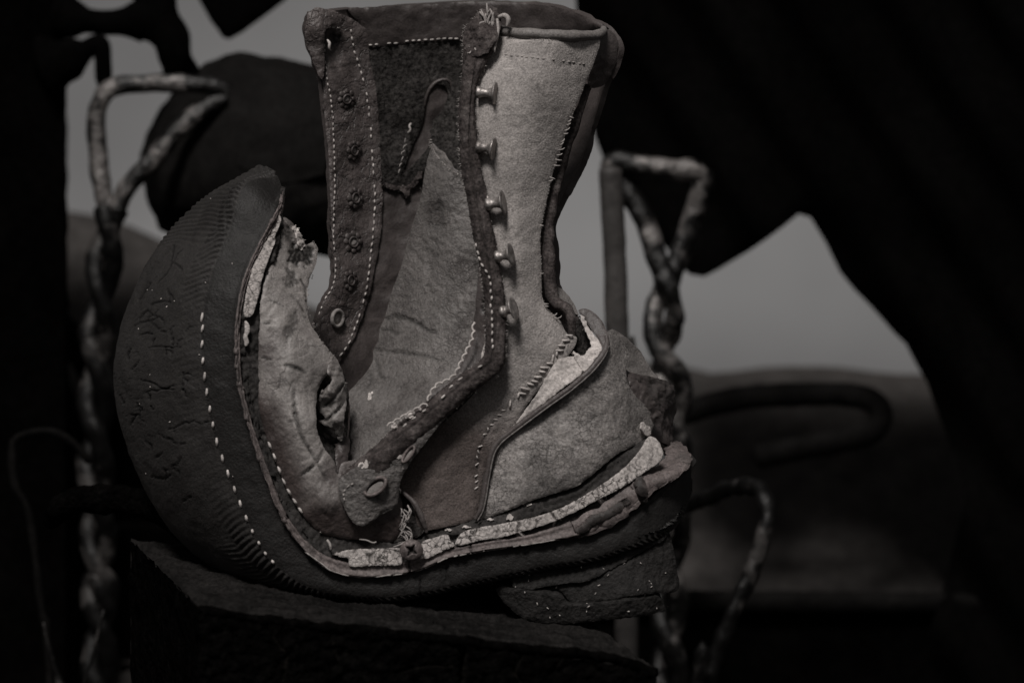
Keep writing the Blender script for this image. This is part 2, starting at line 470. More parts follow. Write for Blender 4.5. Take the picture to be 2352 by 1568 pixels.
        hh = nd('ShaderNodeMath', operation='MULTIPLY_ADD'); hh.inputs[1].default_value = -1.2; Lk.new(w2.outputs[0], hh.inputs[0]); Lk.new(hgt, hh.inputs[2]); hgt = hh.outputs[0]
        # scratches
        sc = nd('ShaderNodeMapping'); sc.inputs['Scale'].default_value = (30, 30, 190); sc.inputs['Rotation'].default_value = (.3, .7, .2); Lk.new(co, sc.inputs['Vector'])
        sn = noi(1.0, 2, .4, sc.outputs[0])
        s1 = ramp(sn, .66, .69); g2 = ramp(noi(27, 2, .5), .52, .6)
        w3 = nd('ShaderNodeMath', operation='MULTIPLY'); Lk.new(s1, w3.inputs[0]); Lk.new(g2, w3.inputs[1])
        w4 = nd('ShaderNodeMath', operation='MULTIPLY'); w4.inputs[1].default_value = .45; Lk.new(w3.outputs[0], w4.inputs[0])
        col = mix(w4.outputs[0], col, tuple(min(.8, c * 1.7) for c in hi))
    if fleck:
        v = nd('ShaderNodeTexVoronoi'); v.inputs['Scale'].default_value = 190; Lk.new(co, v.inputs['Vector'])
        r = nd('ShaderNodeMapRange'); r.inputs[1].default_value = fleck; r.inputs[2].default_value = fleck * .6; r.clamp = True; Lk.new(v.outputs['Distance'], r.inputs[0])
        gate = ramp(noi(33, 2, .5), .58, .6)
        w = nd('ShaderNodeMath', operation='MULTIPLY'); Lk.new(r.outputs[0], w.inputs[0]); Lk.new(gate, w.inputs[1])
        col = mix(w.outputs[0], col, (.42, .4, .38))
    at = nd('ShaderNodeAttribute', attribute_name='mark')
    col = mix(at.outputs['Fac'], col, mark)
    b = nd('ShaderNodeBsdfPrincipled')
    Lk.new(col, b.inputs['Base Color'])
    rr = nd('ShaderNodeMapRange'); rr.inputs[3].default_value = max(.05, rough - .15); rr.inputs[4].default_value = min(1, rough + .12)
    Lk.new(noi(scale * 2.3, 3, .6), rr.inputs[0]); Lk.new(rr.outputs[0], b.inputs['Roughness'])
    b.inputs['Metallic'].default_value = metal; b.inputs['Specular IOR Level'].default_value = spec
    if sheen:
        b.inputs['Sheen Weight'].default_value = sheen; b.inputs['Sheen Roughness'].default_value = .6
    bp = nd('ShaderNodeBump'); bp.inputs['Strength'].default_value = bump; bp.inputs['Distance'].default_value = dist
    Lk.new(hgt, bp.inputs['Height']); Lk.new(bp.outputs[0], b.inputs['Normal'])
    o = nd('ShaderNodeOutputMaterial'); Lk.new(b.outputs[0], o.inputs['Surface'])
    return m
def tone(v, warm=1.0):
    """a nearly neutral, slightly warm grey of reflectance v"""
    return (v * (1 + .07 * warm), v * (1 - .008 * warm), v * (1 - .05 * warm))
def rust(v): return (v * 1.15, v * .97, v * .935)
M = dict(
    suede=mat('pale_suede_leather', tone(.24), tone(.37), .75, 40, .4, 2100, .7, 1200, patch=.5, patch_scale=38, patch_col=tone(.16), spec=.35, crease=.12),
    quarter=mat('worn_grain_leather', tone(.13), tone(.2), .55, 50, .3, 1800, .6, 1000, patch=.5, patch_scale=18, patch_col=rust(.08), spec=.45, crease=.15),
    lower=mat('brown_grain_leather', rust(.045), rust(.08), .5, 55, .25, 1800, .45, 900, patch=.5, patch_scale=30, patch_col=tone(.1), spec=.5, crease=.15),
    counter=mat('scuffed_counter_leather', tone(.13), tone(.28), .55, 60, .42, 1700, .8, 800, crack=.4, crack_scale=420, patch=.7, patch_scale=44, patch_col=tone(.06), spec=.5, crease=.35),
    vamp=mat('scuffed_vamp_leather', tone(.15), tone(.29), .52, 30, .28, 1900, .6, 900, patch=.85, patch_scale=36, patch_col=rust(.075), spec=.5, crease=.5),
    tongue=mat('crinkled_tongue_leather', tone(.085), tone(.165), .55, 26, .24, 1700, .9, 420, crack=.14, crack_scale=380, patch=.75, patch_scale=30, patch_col=rust(.042), spec=.45, dist=.0013, crease=.12),
    facing=mat('cracked_facing_leather', rust(.055), rust(.095), .5, 45, .28, 1700, .8, 520, crack=.3, crack_scale=170, patch=.6, patch_scale=34, patch_col=rust(.03), spec=.5, dist=.0009, crease=.35),
    inner=mat('smooth_inner_leather', rust(.042), rust(.068), .5, 40, .22, 1800, .4, 1000, patch=.55, patch_scale=26, patch_col=rust(.026), spec=.45, crease=.2),
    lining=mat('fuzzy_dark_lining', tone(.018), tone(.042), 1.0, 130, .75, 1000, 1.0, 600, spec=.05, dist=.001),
    edge=mat('raw_cut_leather_edge', rust(.025), rust(.075), .9, 150, .6, 1300, .9, 800, patch=.25, patch_scale=150, patch_col=tone(.14), spec=.15),
    rubber=mat('dull_grey_rubber_sole', tone(.02), tone(.031), .62, 45, .34, 1600, .7, 900, patch=.5, patch_scale=30, patch_col=rust(.012), spec=.32, mark=(.004,.0037,.0035)),
    wall=mat('rubber_sole_wall', tone(.03), tone(.042), .75, 50, .22, 1500, .3, 1200, patch=.4, patch_scale=28, patch_col=tone(.02), spec=.3, fleck=.05),
    midsole=mat('leather_midsole', rust(.085), rust(.14), .65, 110, .45, 1400, .6, 700, patch=.5, patch_scale=60, patch_col=tone(.05), spec=.35),
    welt=mat('dark_welt_leather', tone(.018), tone(.036), .85, 120, .5, 1000, .9, 500, patch=.35, patch_scale=90, patch_col=tone(.075), spec=.2),
    cork=mat('pale_cracked_cork', tone(.34), tone(.47), .9, 90, .42, 1400, .6, 800, crack=.95, crack_scale=270, patch=.35, patch_scale=70, patch_col=tone(.22), mark=(.03, .027, .025), spec=.15),
    canvas=mat('pale_torn_canvas', tone(.34), tone(.56), .95, 70, .35, 1300, .9, 500, patch=.35, patch_scale=50, patch_col=tone(.2), spec=.1),
    thread=mat('pale_waxed_thread', tone(.36), tone(.6), .8, 150, .3, 1500, .3, 1500, patch=.5, patch_scale=90, patch_col=tone(.18), spec=.2),
    dull_thread=mat('grey_thread', tone(.24), tone(.4), .8, 150, .3, 1500, .3, 1500, spec=.2),
    dark_thread=mat('dark_thread', tone(.03), tone(.06), .8, 150, .3, 1500, .3, 1500, spec=.2),
    metal=mat('tarnished_hook_metal', tone(.22), tone(.46), .5, 200, .4, 700, .5, 700, metal=.7, patch=.55, patch_scale=130, patch_col=rust(.07), spec=.45),
    old_metal=mat('blackened_eyelet_metal', rust(.035), rust(.075), .55, 200, .4, 900, .5, 700, metal=.3, patch=.4, patch_scale=160, patch_col=tone(.13), spec=.4),
    eyelet_pale=mat('eyelet_ring_and_skylight', tone(.17), tone(.28), .8, 200, .3, 900, .3, 900),  # disc colour stands in for sky light seen through holes; ring shares it
    screw=mat('dirty_screw_head', rust(.09), rust(.15), .6, 220, .35, 900, .6, 600, metal=.3, spec=.4),
    heel=mat('rotten_heel_leather', tone(.009), tone(.02), .75, 110, .5, 1100, 1.0, 420, patch=.5, patch_scale=60, patch_col=tone(.006), spec=.25, dist=.0012),
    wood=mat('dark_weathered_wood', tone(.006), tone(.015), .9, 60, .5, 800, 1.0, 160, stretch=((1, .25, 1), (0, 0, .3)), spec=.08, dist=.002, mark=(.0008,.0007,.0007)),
    endgrain=mat('rough_end_grain_in_shade', tone(.001), tone(.003), 1.0, 120, .5, 700, 1.0, 220, spec=.0, dist=.003),  # near black: shade of the block's front and left put into the colour
    iron=mat('rusted_iron_rod', tone(.04), tone(.22), .38, 60, .4, 700, .9, 300, patch=.98, patch_scale=52, prange=(.42, .5), patch_col=tone(.0025), metal=.3, spec=.6, dist=.0015),
    black_iron=mat('black_iron', tone(.002), tone(.006), .8, 60, .3, 500, .5, 300, spec=.05),
    shaded_rust=mat('rusted_wire_in_shade', tone(.02), tone(.13), .5, 34, .3, 500, .6, 240, patch=.99, patch_scale=34, prange=(.38, .46), patch_col=tone(.0012), spec=.2, dist=.001),  # darker copy of the rod rust; shade on strands and wires is in the colour
    grey_iron=mat('grey_iron_rod', tone(.035), tone(.06), .6, 34, .3, 500, .4, 240, spec=.3),
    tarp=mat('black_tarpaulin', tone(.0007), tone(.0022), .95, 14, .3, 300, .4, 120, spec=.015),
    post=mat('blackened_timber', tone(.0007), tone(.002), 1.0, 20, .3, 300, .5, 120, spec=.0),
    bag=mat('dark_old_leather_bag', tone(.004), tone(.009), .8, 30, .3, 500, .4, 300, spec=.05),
    soil=mat('dark_soil', tone(.04), tone(.058), 1.0, 6, .3, 90, .5, 30, spec=.05, dist=.01),
    ground=mat('dark_ground', tone(.006), tone(.012), 1.0, 3, .3, 60, .5, 20, spec=.02, dist=.01),
)

# ================================================================== the setting
def heightfield():
    crest = [(-1500, 470), (-300, 482), (170, 490), (300, 520), (500, 610), (900, 760), (1500, 832), (1650, 853), (1800, 843), (2000, 848), (2352, 868), (2900, 890), (3800, 900)]
    zc = -4100
    c = crom(crest, 90)
    cw = to_world(np.column_stack([c, np.full(len(c), zc)]))
    ys = [-.9, -.6, -.35, -.18, -.08, 0, .12, .3, .7, 1.5, 3.0]
    prof = [0.0, .25, .55, .82, .96, 1, .97, .9, .75, .45, 0]
    v = []
    for y, p in zip(ys, prof):
        for q in cw:
            h = q[2] * p - (.05 if p == 0 else 0)
            n = noise.fractal((q[0] * 4, (q[1] + y) * 4, 0), .9, 2.1, 4) * .03
            v.append((q[0], q[1] + y, h + (n if p < 1 and p > 0 else n * .35)))
    m = len(cw)
    f = [(i * m + j, i * m + j + 1, (i + 1) * m + j + 1, (i + 1) * m + j) for i in range(len(ys) - 1) for j in range(m - 1)]
    return np.array(v), f
g_me = bpy.data.meshes.new('ground')
g_me.from_pydata([(-300, -300, 0), (300, -300, 0), (300, 300, 0), (-300, 300, 0)], [], [(0, 1, 2, 3)]); g_me.materials.append(M['ground'])
ground = bpy.data.objects.new('ground', g_me); C.objects.link(ground); ground['kind'] = 'structure'
hv, hf = heightfield()
hill = link_mesh('hill', hv, hf, None, M['soil']); hill['kind'] = 'structure'

# ================================================================== the boot
boot = thing('old_boot', 'worn out leather work boot with curled up toe and torn heel on a wood block', 'boot', (846, 1386, -100))

# ---- outsole: near wall, underside and far edge in one sweep, ribs and cracks modelled
SOLE = [  # columns: wall top, wall foot, rib band, tread, turn, back, far edge
 [(650,436,-100),(636,404,-125),(620,388,-150),(602,380,-195),(584,390,-245),(596,420,-330),(644,470,-380)],
 [(636,486,-10),(562,425,-35),(530,430,-75),(500,441,-135),(466,457,-225),(490,480,-350),(580,520,-430)],
 [(600,556,30),(530,520,8),(480,524,-32),(430,534,-110),(380,541,-230),(400,560,-380),(500,580,-470)],
 [(566,632,60),(490,620,38),(428,622,-8),(377,623,-95),(328,624,-240),(350,630,-400),(460,640,-490)],
 [(549,709,80),(468,716,55),(395,723,0),(335,727,-100),(284,731,-250),(310,735,-410),(430,740,-500)],
 [(545,800,88),(463,806,64),(388,810,8),(318,813,-98),(265,817,-255),(293,820,-418),(420,820,-508)],
 [(551,880,90),(469,884,65),(391,888,10),(320,892,-96),(263,896,-260),(292,895,-420),(424,890,-510)],
 [(571,964,90),(484,962,65),(405,968,10),(335,976,-95),(280,986,-260),(310,980,-420),(432,960,-510)],
 [(600,1055,85),(512,1058,65),(435,1075,15),(370,1090,-90),(322,1102,-250),(350,1080,-420),(460,1050,-510)],
 [(648,1180,80),(562,1182,65),(500,1198,20),(440,1215,-80),(396,1224,-230),(420,1190,-410),(520,1140,-500)],
 [(703,1262,75),(625,1288,65),(580,1300,20),(530,1310,-70),(500,1309,-220),(510,1270,-400),(590,1210,-500)],
 [(766,1309,70),(720,1352,65),(690,1362,20),(655,1362,-80),(640,1350,-220),(650,1320,-400),(690,1260,-490)],
 [(850,1321,65),(846,1371,60),(842,1381,20),(836,1380,-80),(830,1370,-220),(826,1345,-390),(830,1290,-480)],
 [(946,1310,60),(946,1365,58),(946,1375,20),(944,1373,-80),(942,1362,-220),(940,1337,-380),(940,1280,-470)],
 [(1066,1272,58),(1066,1338,55),(1066,1348,20),(1066,1346,-80),(1066,1336,-220),(1066,1311,-380),(1066,1250,-470)],
 [(1226,1246,58),(1226,1304,55),(1226,1314,20),(1226,1312,-80),(1226,1302,-220),(1226,1277,-380),(1226,1215,-470)],
 [(1366,1222,56),(1366,1279,54),(1366,1289,20),(1366,1287,-80),(1366,1277,-220),(1366,1252,-380),(1366,1180,-470)],
 [(1474,1160,40),(1474,1240,40),(1476,1250,10),(1476,1248,-80),(1476,1236,-220),(1474,1210,-370),(1470,1130,-450)],
 [(1548,1094,-20),(1550,1200,-15),(1552,1208,-45),(1552,1206,-110),(1552,1196,-220),(1550,1176,-320),(1545,1070,-390)],
 [(1584,1062,-130),(1589,1118,-130),(1590,1126,-150),(1590,1126,-190),(1590,1122,-230),(1589,1112,-270),(1584,1050,-300)],
]
cracks = [[(311,738),(324,724),(337,712),(350,724),(374,729)], [(345,700),(368,692),(392,694)], [(398,602),(412,612),(420,622)],
 [(322,873),(340,876),(354,881),(368,891),(399,895)], [(298,980),(304,965),(313,953)], [(352,1053),(362,1049),(372,1040)],
 [(393,1070),(408,1064),(414,1054),(417,1046)], [(345,1094),(365,1098),(380,1100),(397,1086)], [(300,850),(312,838),(318,828)],
 [(320,770),(335,764),(352,768)], [(368,760),(384,764)], [(420,570),(405,585),(400,600)], [(360,650),(372,640),(384,625),(396,600)], [(400,560),(395,590),(388,615)],
 [(318,690),(330,672),(345,650)], [(420,1150),(440,1140)], [(300,800),(292,815),(296,830)], [(344,930),(352,942)], [(330,1010),(345,1022),(350,1036)], [(275,905),(286,930)]]
rr = random.Random(3)
for _ in range(13):
    x = rr.uniform(300, 420); y = rr.uniform(600, 1150); a0 = rr.choice((1.2, 1.6, -.3, .2)) + rr.uniform(-.3, .3); q = [(x, y)]
    for _k in range(rr.randint(4, 8)):
        a1 = a0 + rr.uniform(-.55, .55); st = rr.uniform(7, 14); q.append((q[-1][0] + math.cos(a1) * st, q[-1][1] + math.sin(a1) * st))
        if rr.random() < .3:
            a2 = a1 + rr.choice((-1, 1)) * rr.uniform(.7, 1.2); cracks.append([q[-1], (q[-1][0] + math.cos(a2) * 12, q[-1][1] + math.sin(a2) * 12), (q[-1][0] + math.cos(a2 + .3) * 22, q[-1][1] + math.sin(a2 + .3) * 22)])
    cracks.append(q)
def sole_disp(u, w, v, g):
    d = np.zeros(len(v)); mk = np.zeros(len(v))
    L = np.concatenate([[0], np.cumsum(np.linalg.norm(np.diff(g[:, max(1, g.shape[1] // 4)], axis=0), axis=1))])
    s = np.repeat(L, g.shape[1])
    wav = np.array([noise.noise((p[0] * .012, p[1] * .012, p[2] * .012)) for p in v])
    # short ribs beside the wall
    band = np.clip((w - 1.04) / .05, 0, 1) * np.clip((1.95 - w) / .10, 0, 1)
    ph = (s - (w - 1) * 24 + wav * 9) / 15.5
    rib = np.clip(np.sin(ph * 2 * np.pi) * 1.6 + .3, -1, 1)
    fade = (.08 + .92 * np.clip((np.abs(s - 660) - 200) / 160, 0, 1)) * (.75 + .5 * wav)          # worn smooth in the middle of the forepart
    fade = np.where(u > 10, 1.0, fade)
    d += band * (rib * 2.8 - 1.6) * fade
    mk = np.maximum(mk, band * np.clip(-rib, 0, 1) * .5 * fade)
    # long ridges over the toe and again under the waist
    t = np.clip((2.5 - u) / .6, 0, 1) * np.clip((w - 1.06) / .08, 0, 1) + np.clip((u - 9.2) / .6, 0, 1) * np.clip((w - 1.9) / .1, 0, 1) * np.clip((2.7 - w) / .4, 0, 1)
    ph = (s * 1.0 + wav * 16 + (w - 1) * 9) / 13.0
    ridge = np.sin(ph * 2 * np.pi)
    d += t * ridge * 2.2; mk = np.maximum(mk, np.clip(t, 0, 1) * np.clip(-ridge, 0, 1) * .4)
    mk = np.maximum(mk, .6 * np.clip((1.02 - w) / .04, 0, 1))       # shade of its turned face and blacker rubber, both in the wall's colour
    # a fine lip at the wall's top
    d += 3.0 * np.exp(-((w - .06) / .05) ** 2)
    d += 2.2 * np.array([noise.fractal((p[0] * .02, p[1] * .02, p[2] * .02), .9, 2, 3) for p in v])
    # lengthwise splitting near the turn
    tt = np.clip((w - 2.4) / .5, 0, 1) * np.clip((u - 1.5) / 1.5, 0, 1) * np.clip((9 - u) / 2, 0, 1)
    cr = np.array([noise.fractal((p[0] * .11, p[1] * .022, 4.0), .8, 2.2, 4) for p in v])
    sl = np.clip(1 - np.abs(cr) / .06, 0, 1) * tt
    d -= 2.2 * sl; mk = np.maximum(mk, .45 * sl)
    return d, mk
sole = patch(SOLE, 700, 130, th=26, disp=sole_disp, grooves=[(c, 2.3 if k < 20 else 1.8, 5, .95) for k, c in enumerate(cracks)] + [([(1026,1300),(1028,1345)], 3, 6, .8), ([(966,1330),(967,1372)], 2.5, 5, .9)], flip=True)
make('outsole', sole, M['rubber'], boot)
sole_b = sole.bvh(); sole_z = surf(sole_b)
# insole board closing the top of the sole
ins = [[tuple(np.array(r[0]) * (1 - t) + np.array(r[-1]) * t + np.array((6, -6, 0))) for t in (0.02, .3, .6, .98)] for r in SOLE]
make('insole', patch(ins, 120, 16, th=14, wrinkle=4), M['welt'], boot)

# ---- pale edge strip (midsole) above the wall
MID = [((650,440,-84),(654,450,-92)), ((634,488,0),(645,492,-20)), ((597,558,42),(606,561,32)), ((563,634,72),(573,636,62)), ((546,709,92),(556,711,80)), ((541,800,102),(551,801,92)),
 ((547,880,105),(557,880,94)), ((567,964,105),(577,962,94)), ((596,1055,100),(606,1052,90)), ((644,1180,95),(655,1175,86)), ((698,1262,90),(711,1250,82)), ((762,1311,85),(772,1285,76)),
 ((850,1324,80),(850,1298,72)), ((946,1312,75),(944,1288,68)), ((1026,1282,74),(1020,1264,66)), ((1106,1264,74),(1102,1246,66)), ((1226,1248,74),(1216,1228,66)), ((1330,1228,74),(1310,1198,62))]
def mid_row(a, b):
    a, b = np.array(a, float), np.array(b, float); n = (b - a)
    return [tuple(a + (0, 0, -26)), tuple(a), tuple(a * .5 + b * .5 - (0, 0, 1)), tuple(b), tuple(b + (0, 0, -40) + n * .1)]
mids = patch([mid_row(a, b) for a, b in MID], 420, 26, th=5, wrinkle=2.6, wscale=.05,
             grooves=[([(940,1280),(941,1318)], 3, 8, .9), ([(1078,1240),(1084,1275)], 3, 6, .8), ([(655,1190),(672,1178)], 4, 6, .7)])
make('midsole', mids, M['midsole'], boot)
ep = crom([(700,1266),(739,1294),(766,1312),(826,1325),(900,1320),(946,1314),(986,1300),(1026,1282),(1106,1266),(1186,1254),(1286,1238)], 160)
ezs = surf(merge([mids, sole]).bvh())(ep)
for k0, k1 in ((0, 66), (70, 92), (95, 128), (131, 160)):
    q = np.column_stack([ep, ezs + 2])[k0:k1]; q[:, 1] += np.array([1.2 * noise.noise((x * .05, 1, 2)) for x in q[:, 0]])
    make('edge_wax_line', tube(q, 1.5, 6, (k1 - k0) * 2, wob=.6, wscale=.1), M['dull_thread'], boot)
# torn heel end of the midsole: a plate flaring out round the back
make('midsole_heel_plate', patch([
  [(1310,1200,60),(1316,1215,66),(1325,1232,60)], [(1370,1172,56),(1376,1190,64),(1384,1214,58)], [(1430,1130,44),(1436,1152,54),(1444,1176,48)],
  [(1466,1104,30),(1478,1118,44),(1490,1134,36)], [(1500,1088,-20),(1530,1096,14),(1548,1100,6)], [(1530,1058,-90),(1566,1066,-50),(1586,1070,-60)], [(1520,1036,-160),(1556,1038,-150),(1578,1046,-150)],
  [(1500,1025,-260),(1530,1022,-270),(1560,1028,-280)]], 90, 22, th=12, wrinkle=6, wscale=.03,
  grooves=[([(1468,1108),(1474,1150)], 5, 12, .9), ([(1300,1238),(1340,1214),(1360,1196),(1400,1180),(1440,1150)], 4, 8, .85)]), M['midsole'], boot)  # long dark groove draws the shadow line under the torn midsole
make('midsole_splinter', relief([(1286,1234),(1330,1222),(1376,1204),(1420,1180),(1462,1150),(1450,1172),(1410,1200),(1366,1222),(1320,1234)], [(1286,1234,62),(1376,1204,66),(1460,1150,50),(1400,1190,66),(1340,1228,64)], th=10, step=6, bevel=4, wrinkle=3), M['edge'], boot)

# ---- welt between the edge strip and the upper
WELT = [((640,492,-20),(650,500,-30)), ((606,562,30),(636,566,20)), ((573,636,58),(614,640,48)), ((556,711,76),(600,705,66)), ((552,800,88),(597,800,78)), ((559,880,90),(598,880,82)), ((579,962,90),(606,950,84)),
 ((607,1053,86),(632,1045,82)), ((656,1175,82),(684,1152,80)), ((710,1252,78),(730,1212,74)), ((768,1292,74),(780,1232,70)), ((850,1302,70),(850,1240,66)), ((946,1292,66),(944,1246,58)), ((1020,1268,64),(1014,1214,50)),
 ((1110,1248,60),(1100,1190,44)), ((1226,1226,60),(1216,1160,50)), ((1346,1180,56),(1330,1112,50)), ((1430,1126,46),(1420,1050,40)), ((1496,1060,10),(1490,1008,0))]
def welt_row(a, b):
    a, b = np.array(a, float), np.array(b, float)
    return [tuple(a + (0, 0, -25)), tuple(a + (0, 0, -2)), tuple(a * .6 + b * .4 + (0, 0, -6)), tuple(b + (0, 0, -10)), tuple(b + (b - a) * .25 + (0, 0, -40))]
welt = patch([welt_row(a, b) for a, b in WELT], 420, 36, th=10, wrinkle=6, wscale=.06)
make('welt', welt, M['welt'], boot); welt_z = surf(welt.bvh())

# ---- cork filler: pale crackled pieces in the gap above the midsole
CORK = [
 [(643,496),(644,512),(632,542),(630,560),(606,626),(592,686),(578,724),(560,722),(565,676),(582,610),(605,560),(628,508)],
 [(562,736),(571,742),(574,758),(568,772),(572,786),(564,794),(559,774),(562,756)],
 [(768,1272),(806,1261),(860,1260),(918,1258),(921,1270),(919,1296),(860,1298),(806,1300),(800,1282),(782,1278)],
 [(972,1243),(1000,1234),(1026,1227),(1034,1240),(1044,1252),(1010,1268),(976,1282),(970,1262)],
 [(1062,1222),(1100,1211),(1146,1203),(1226,1187),(1290,1165),(1346,1135),(1406,1096),(1440,1067),(1466,1038),(1490,1003),(1510,1011),(1523,1039),(1514,1060),(1486,1080),(1426,1120),(1366,1151),(1330,1170),(1266,1199),(1226,1212),(1158,1231),(1100,1241),(1048,1251)],
]
cork_z = [(643,494,-8),(605,590,44),(566,690,84),(572,780,94),(800,1280,84),(900,1278,80),(1000,1250,76),(1120,1222,72),(1226,1200,72),(1346,1150,68),(1440,1080,56),(1510,1030,10)]
for i, c in enumerate(CORK):
    make('cork_piece', relief(c, cork_z, th=26, step=3.4, edge=1.3, efreq=.12, bevel=3, wrinkle=1.0, wscale=.06, cells=26, cell_w=1.4, cell_d=4, grooves=[([(1188,1190),(1192,1206),(1186,1228)], 3, 8, .8), ([(1262,1172),(1272,1186),(1280,1196)], 3.5, 9, .9), ([(1368,1120),(1376,1132),(1374,1146)], 2.5, 6, .7), ([(1140,1204),(1146,1218),(1140,1234)], 2.5, 6, .7), ([(1438,1068),(1452,1086)], 2.5, 6, .6)]), M['cork'], boot)
# screw with a cross recess driven through the edge
cx, cy = 945, 1263
ring = [(cx + 27 * math.cos(a), cy + 25 * math.sin(a)) for a in np.linspace(0, 2 * math.pi, 24, endpoint=False)]
make('screw', relief(ring, lambda P: 96 + 10 * (1 - ((P[:, 0] - cx) ** 2 + (P[:, 1] - cy) ** 2) / 700), th=10, step=2.2, edge=.8, bevel=5,
     grooves=[([(cx - 12, cy - 8), (cx + 12, cy + 8)], 5, 9, 1.0), ([(cx - 7, cy + 12), (cx + 7, cy - 12)], 5, 9, 1.0)]), M['screw'], boot)

def hide_material(base, name, tint):
    """one hide, worn pale in places and browner, on the quarter also shade-dark, where the attribute 'hide' says"""
    m = base.copy(); m.name = name
    nt = m.node_tree; N = nt.nodes; L = nt.links
    b = next(n for n in N if n.type == 'BSDF_PRINCIPLED'); src = b.inputs['Base Color'].links[0].from_socket
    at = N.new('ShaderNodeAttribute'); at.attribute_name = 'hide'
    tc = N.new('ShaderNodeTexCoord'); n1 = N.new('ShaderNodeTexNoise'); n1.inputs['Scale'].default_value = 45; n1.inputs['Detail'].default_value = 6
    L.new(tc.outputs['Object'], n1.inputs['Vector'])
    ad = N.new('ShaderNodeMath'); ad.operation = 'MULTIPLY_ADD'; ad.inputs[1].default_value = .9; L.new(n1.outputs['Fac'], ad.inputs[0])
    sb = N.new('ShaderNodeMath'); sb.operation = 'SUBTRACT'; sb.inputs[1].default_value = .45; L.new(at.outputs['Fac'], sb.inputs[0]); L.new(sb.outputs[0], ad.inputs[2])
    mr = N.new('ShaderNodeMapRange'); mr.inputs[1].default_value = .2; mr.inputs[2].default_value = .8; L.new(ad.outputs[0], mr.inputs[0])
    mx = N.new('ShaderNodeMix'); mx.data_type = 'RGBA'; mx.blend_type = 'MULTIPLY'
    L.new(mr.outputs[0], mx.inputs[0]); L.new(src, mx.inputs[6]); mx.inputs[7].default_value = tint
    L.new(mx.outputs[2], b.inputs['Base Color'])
    return m
# ---- vamp: the pale toe leather, bent up with the sole
VZ = [(646,500,-30),(700,560,-70),(610,640,50),(690,640,-10),(596,740,72),(650,740,70),(706,740,20),(598,850,82),(660,850,100),(730,810,50),(782,860,20),(606,960,88),(670,950,112),(724,960,104),(760,930,20),(632,1050,86),(700,1060,112),(742,1040,100),
      (684,1155,84),(740,1150,108),(770,1100,90),(740,1215,76),(800,1235,72),(890,1245,60),(850,1190,84),(915,1180,66),(900,1110,40)]
VAMP = [(648,502),(662,504),(676,518),(690,548),(704,562),(720,557),(730,573),(724,610),(710,645),(705,690),(711,738),(730,771),(752,800),(770,824),(758,850),(732,890),(726,930),(728,980),(742,1024),(768,1060),(776,1090),(790,1060),(850,1060),(905,1100),(922,1150),(924,1205),(904,1242),(846,1240),(790,1236),(736,1222),(694,1180),(664,1134),(640,1076),(616,1018),(598,948),(593,880),(594,800),(597,740),(600,680),(622,596),(634,560)]
vamp = relief(VAMP, VZ, th=16, step=5, edge=2.0, efreq=.06, bevel=9, wrinkle=5, wscale=.016, smooth=True,
  grooves=[([(676,893),(676,930),(678,958),(690,995),(703,1023),(718,1046),(728,1062)], 5, 9, .75), ([(728,1062),(740,1040),(742,1024)], 4, 6, .6), ([(728,1062),(742,1088),(750,1104)], 4, 5, .5),
           ([(690,1092),(710,1080),(722,1066)], 4, 7, .7), ([(655,838),(672,842),(702,856)], 6, 8, .8), ([(600,820),(628,828)], 3, 5, .8), ([(640,560),(632,600)], 5, 6, .6), ([(655,966),(672,968)], 3, 5, .5),
           ([(700,870),(708,930),(712,985)], 3, 2.5, .25), ([(670,680),(690,700),(704,740)], 2.5, 4, .7), ([(690,640),(700,660),(704,700)], 3, 6, .9), ([(620,690),(642,698),(650,704)], 2.5, 4, .7), ([(600,745),(618,742)], 3, 5, .8)],
  spots=[([(655,625),(662,618),(676,624),(682,636),(680,652),(662,660),(650,650),(658,638)], 6, .9), ([(676,712),(684,740),(676,764),(656,786),(650,768),(660,742)], 5, .72), ([(668,560),(690,566),(716,566),(722,590),(706,612),(690,606),(672,612),(662,592)], 9, 1.3),
         ([(648,515),(664,522),(672,552),(660,556)], 5, .85), ([(622,1072),(650,1064),(662,1086),(648,1108),(632,1100)], 2, .3)])
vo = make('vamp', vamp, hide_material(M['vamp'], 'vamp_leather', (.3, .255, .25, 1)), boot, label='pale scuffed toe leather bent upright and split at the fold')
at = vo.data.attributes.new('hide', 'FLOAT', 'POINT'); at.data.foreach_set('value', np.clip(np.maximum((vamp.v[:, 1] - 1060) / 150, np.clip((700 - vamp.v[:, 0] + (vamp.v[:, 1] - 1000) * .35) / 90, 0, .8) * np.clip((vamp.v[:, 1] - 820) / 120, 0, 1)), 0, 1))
vamp_z = surf(vamp.bvh())
# silvery flaked patch in the split toe
make('flaked_finish', relief([(672,520),(684,524),(694,545),(700,560),(694,575),(686,566),(680,546)], vamp_z and (lambda P: vamp_z(P) + 5), th=4, step=2.6, edge=3, efreq=.2, bevel=2, wrinkle=4, wscale=.2), M['canvas'], boot)
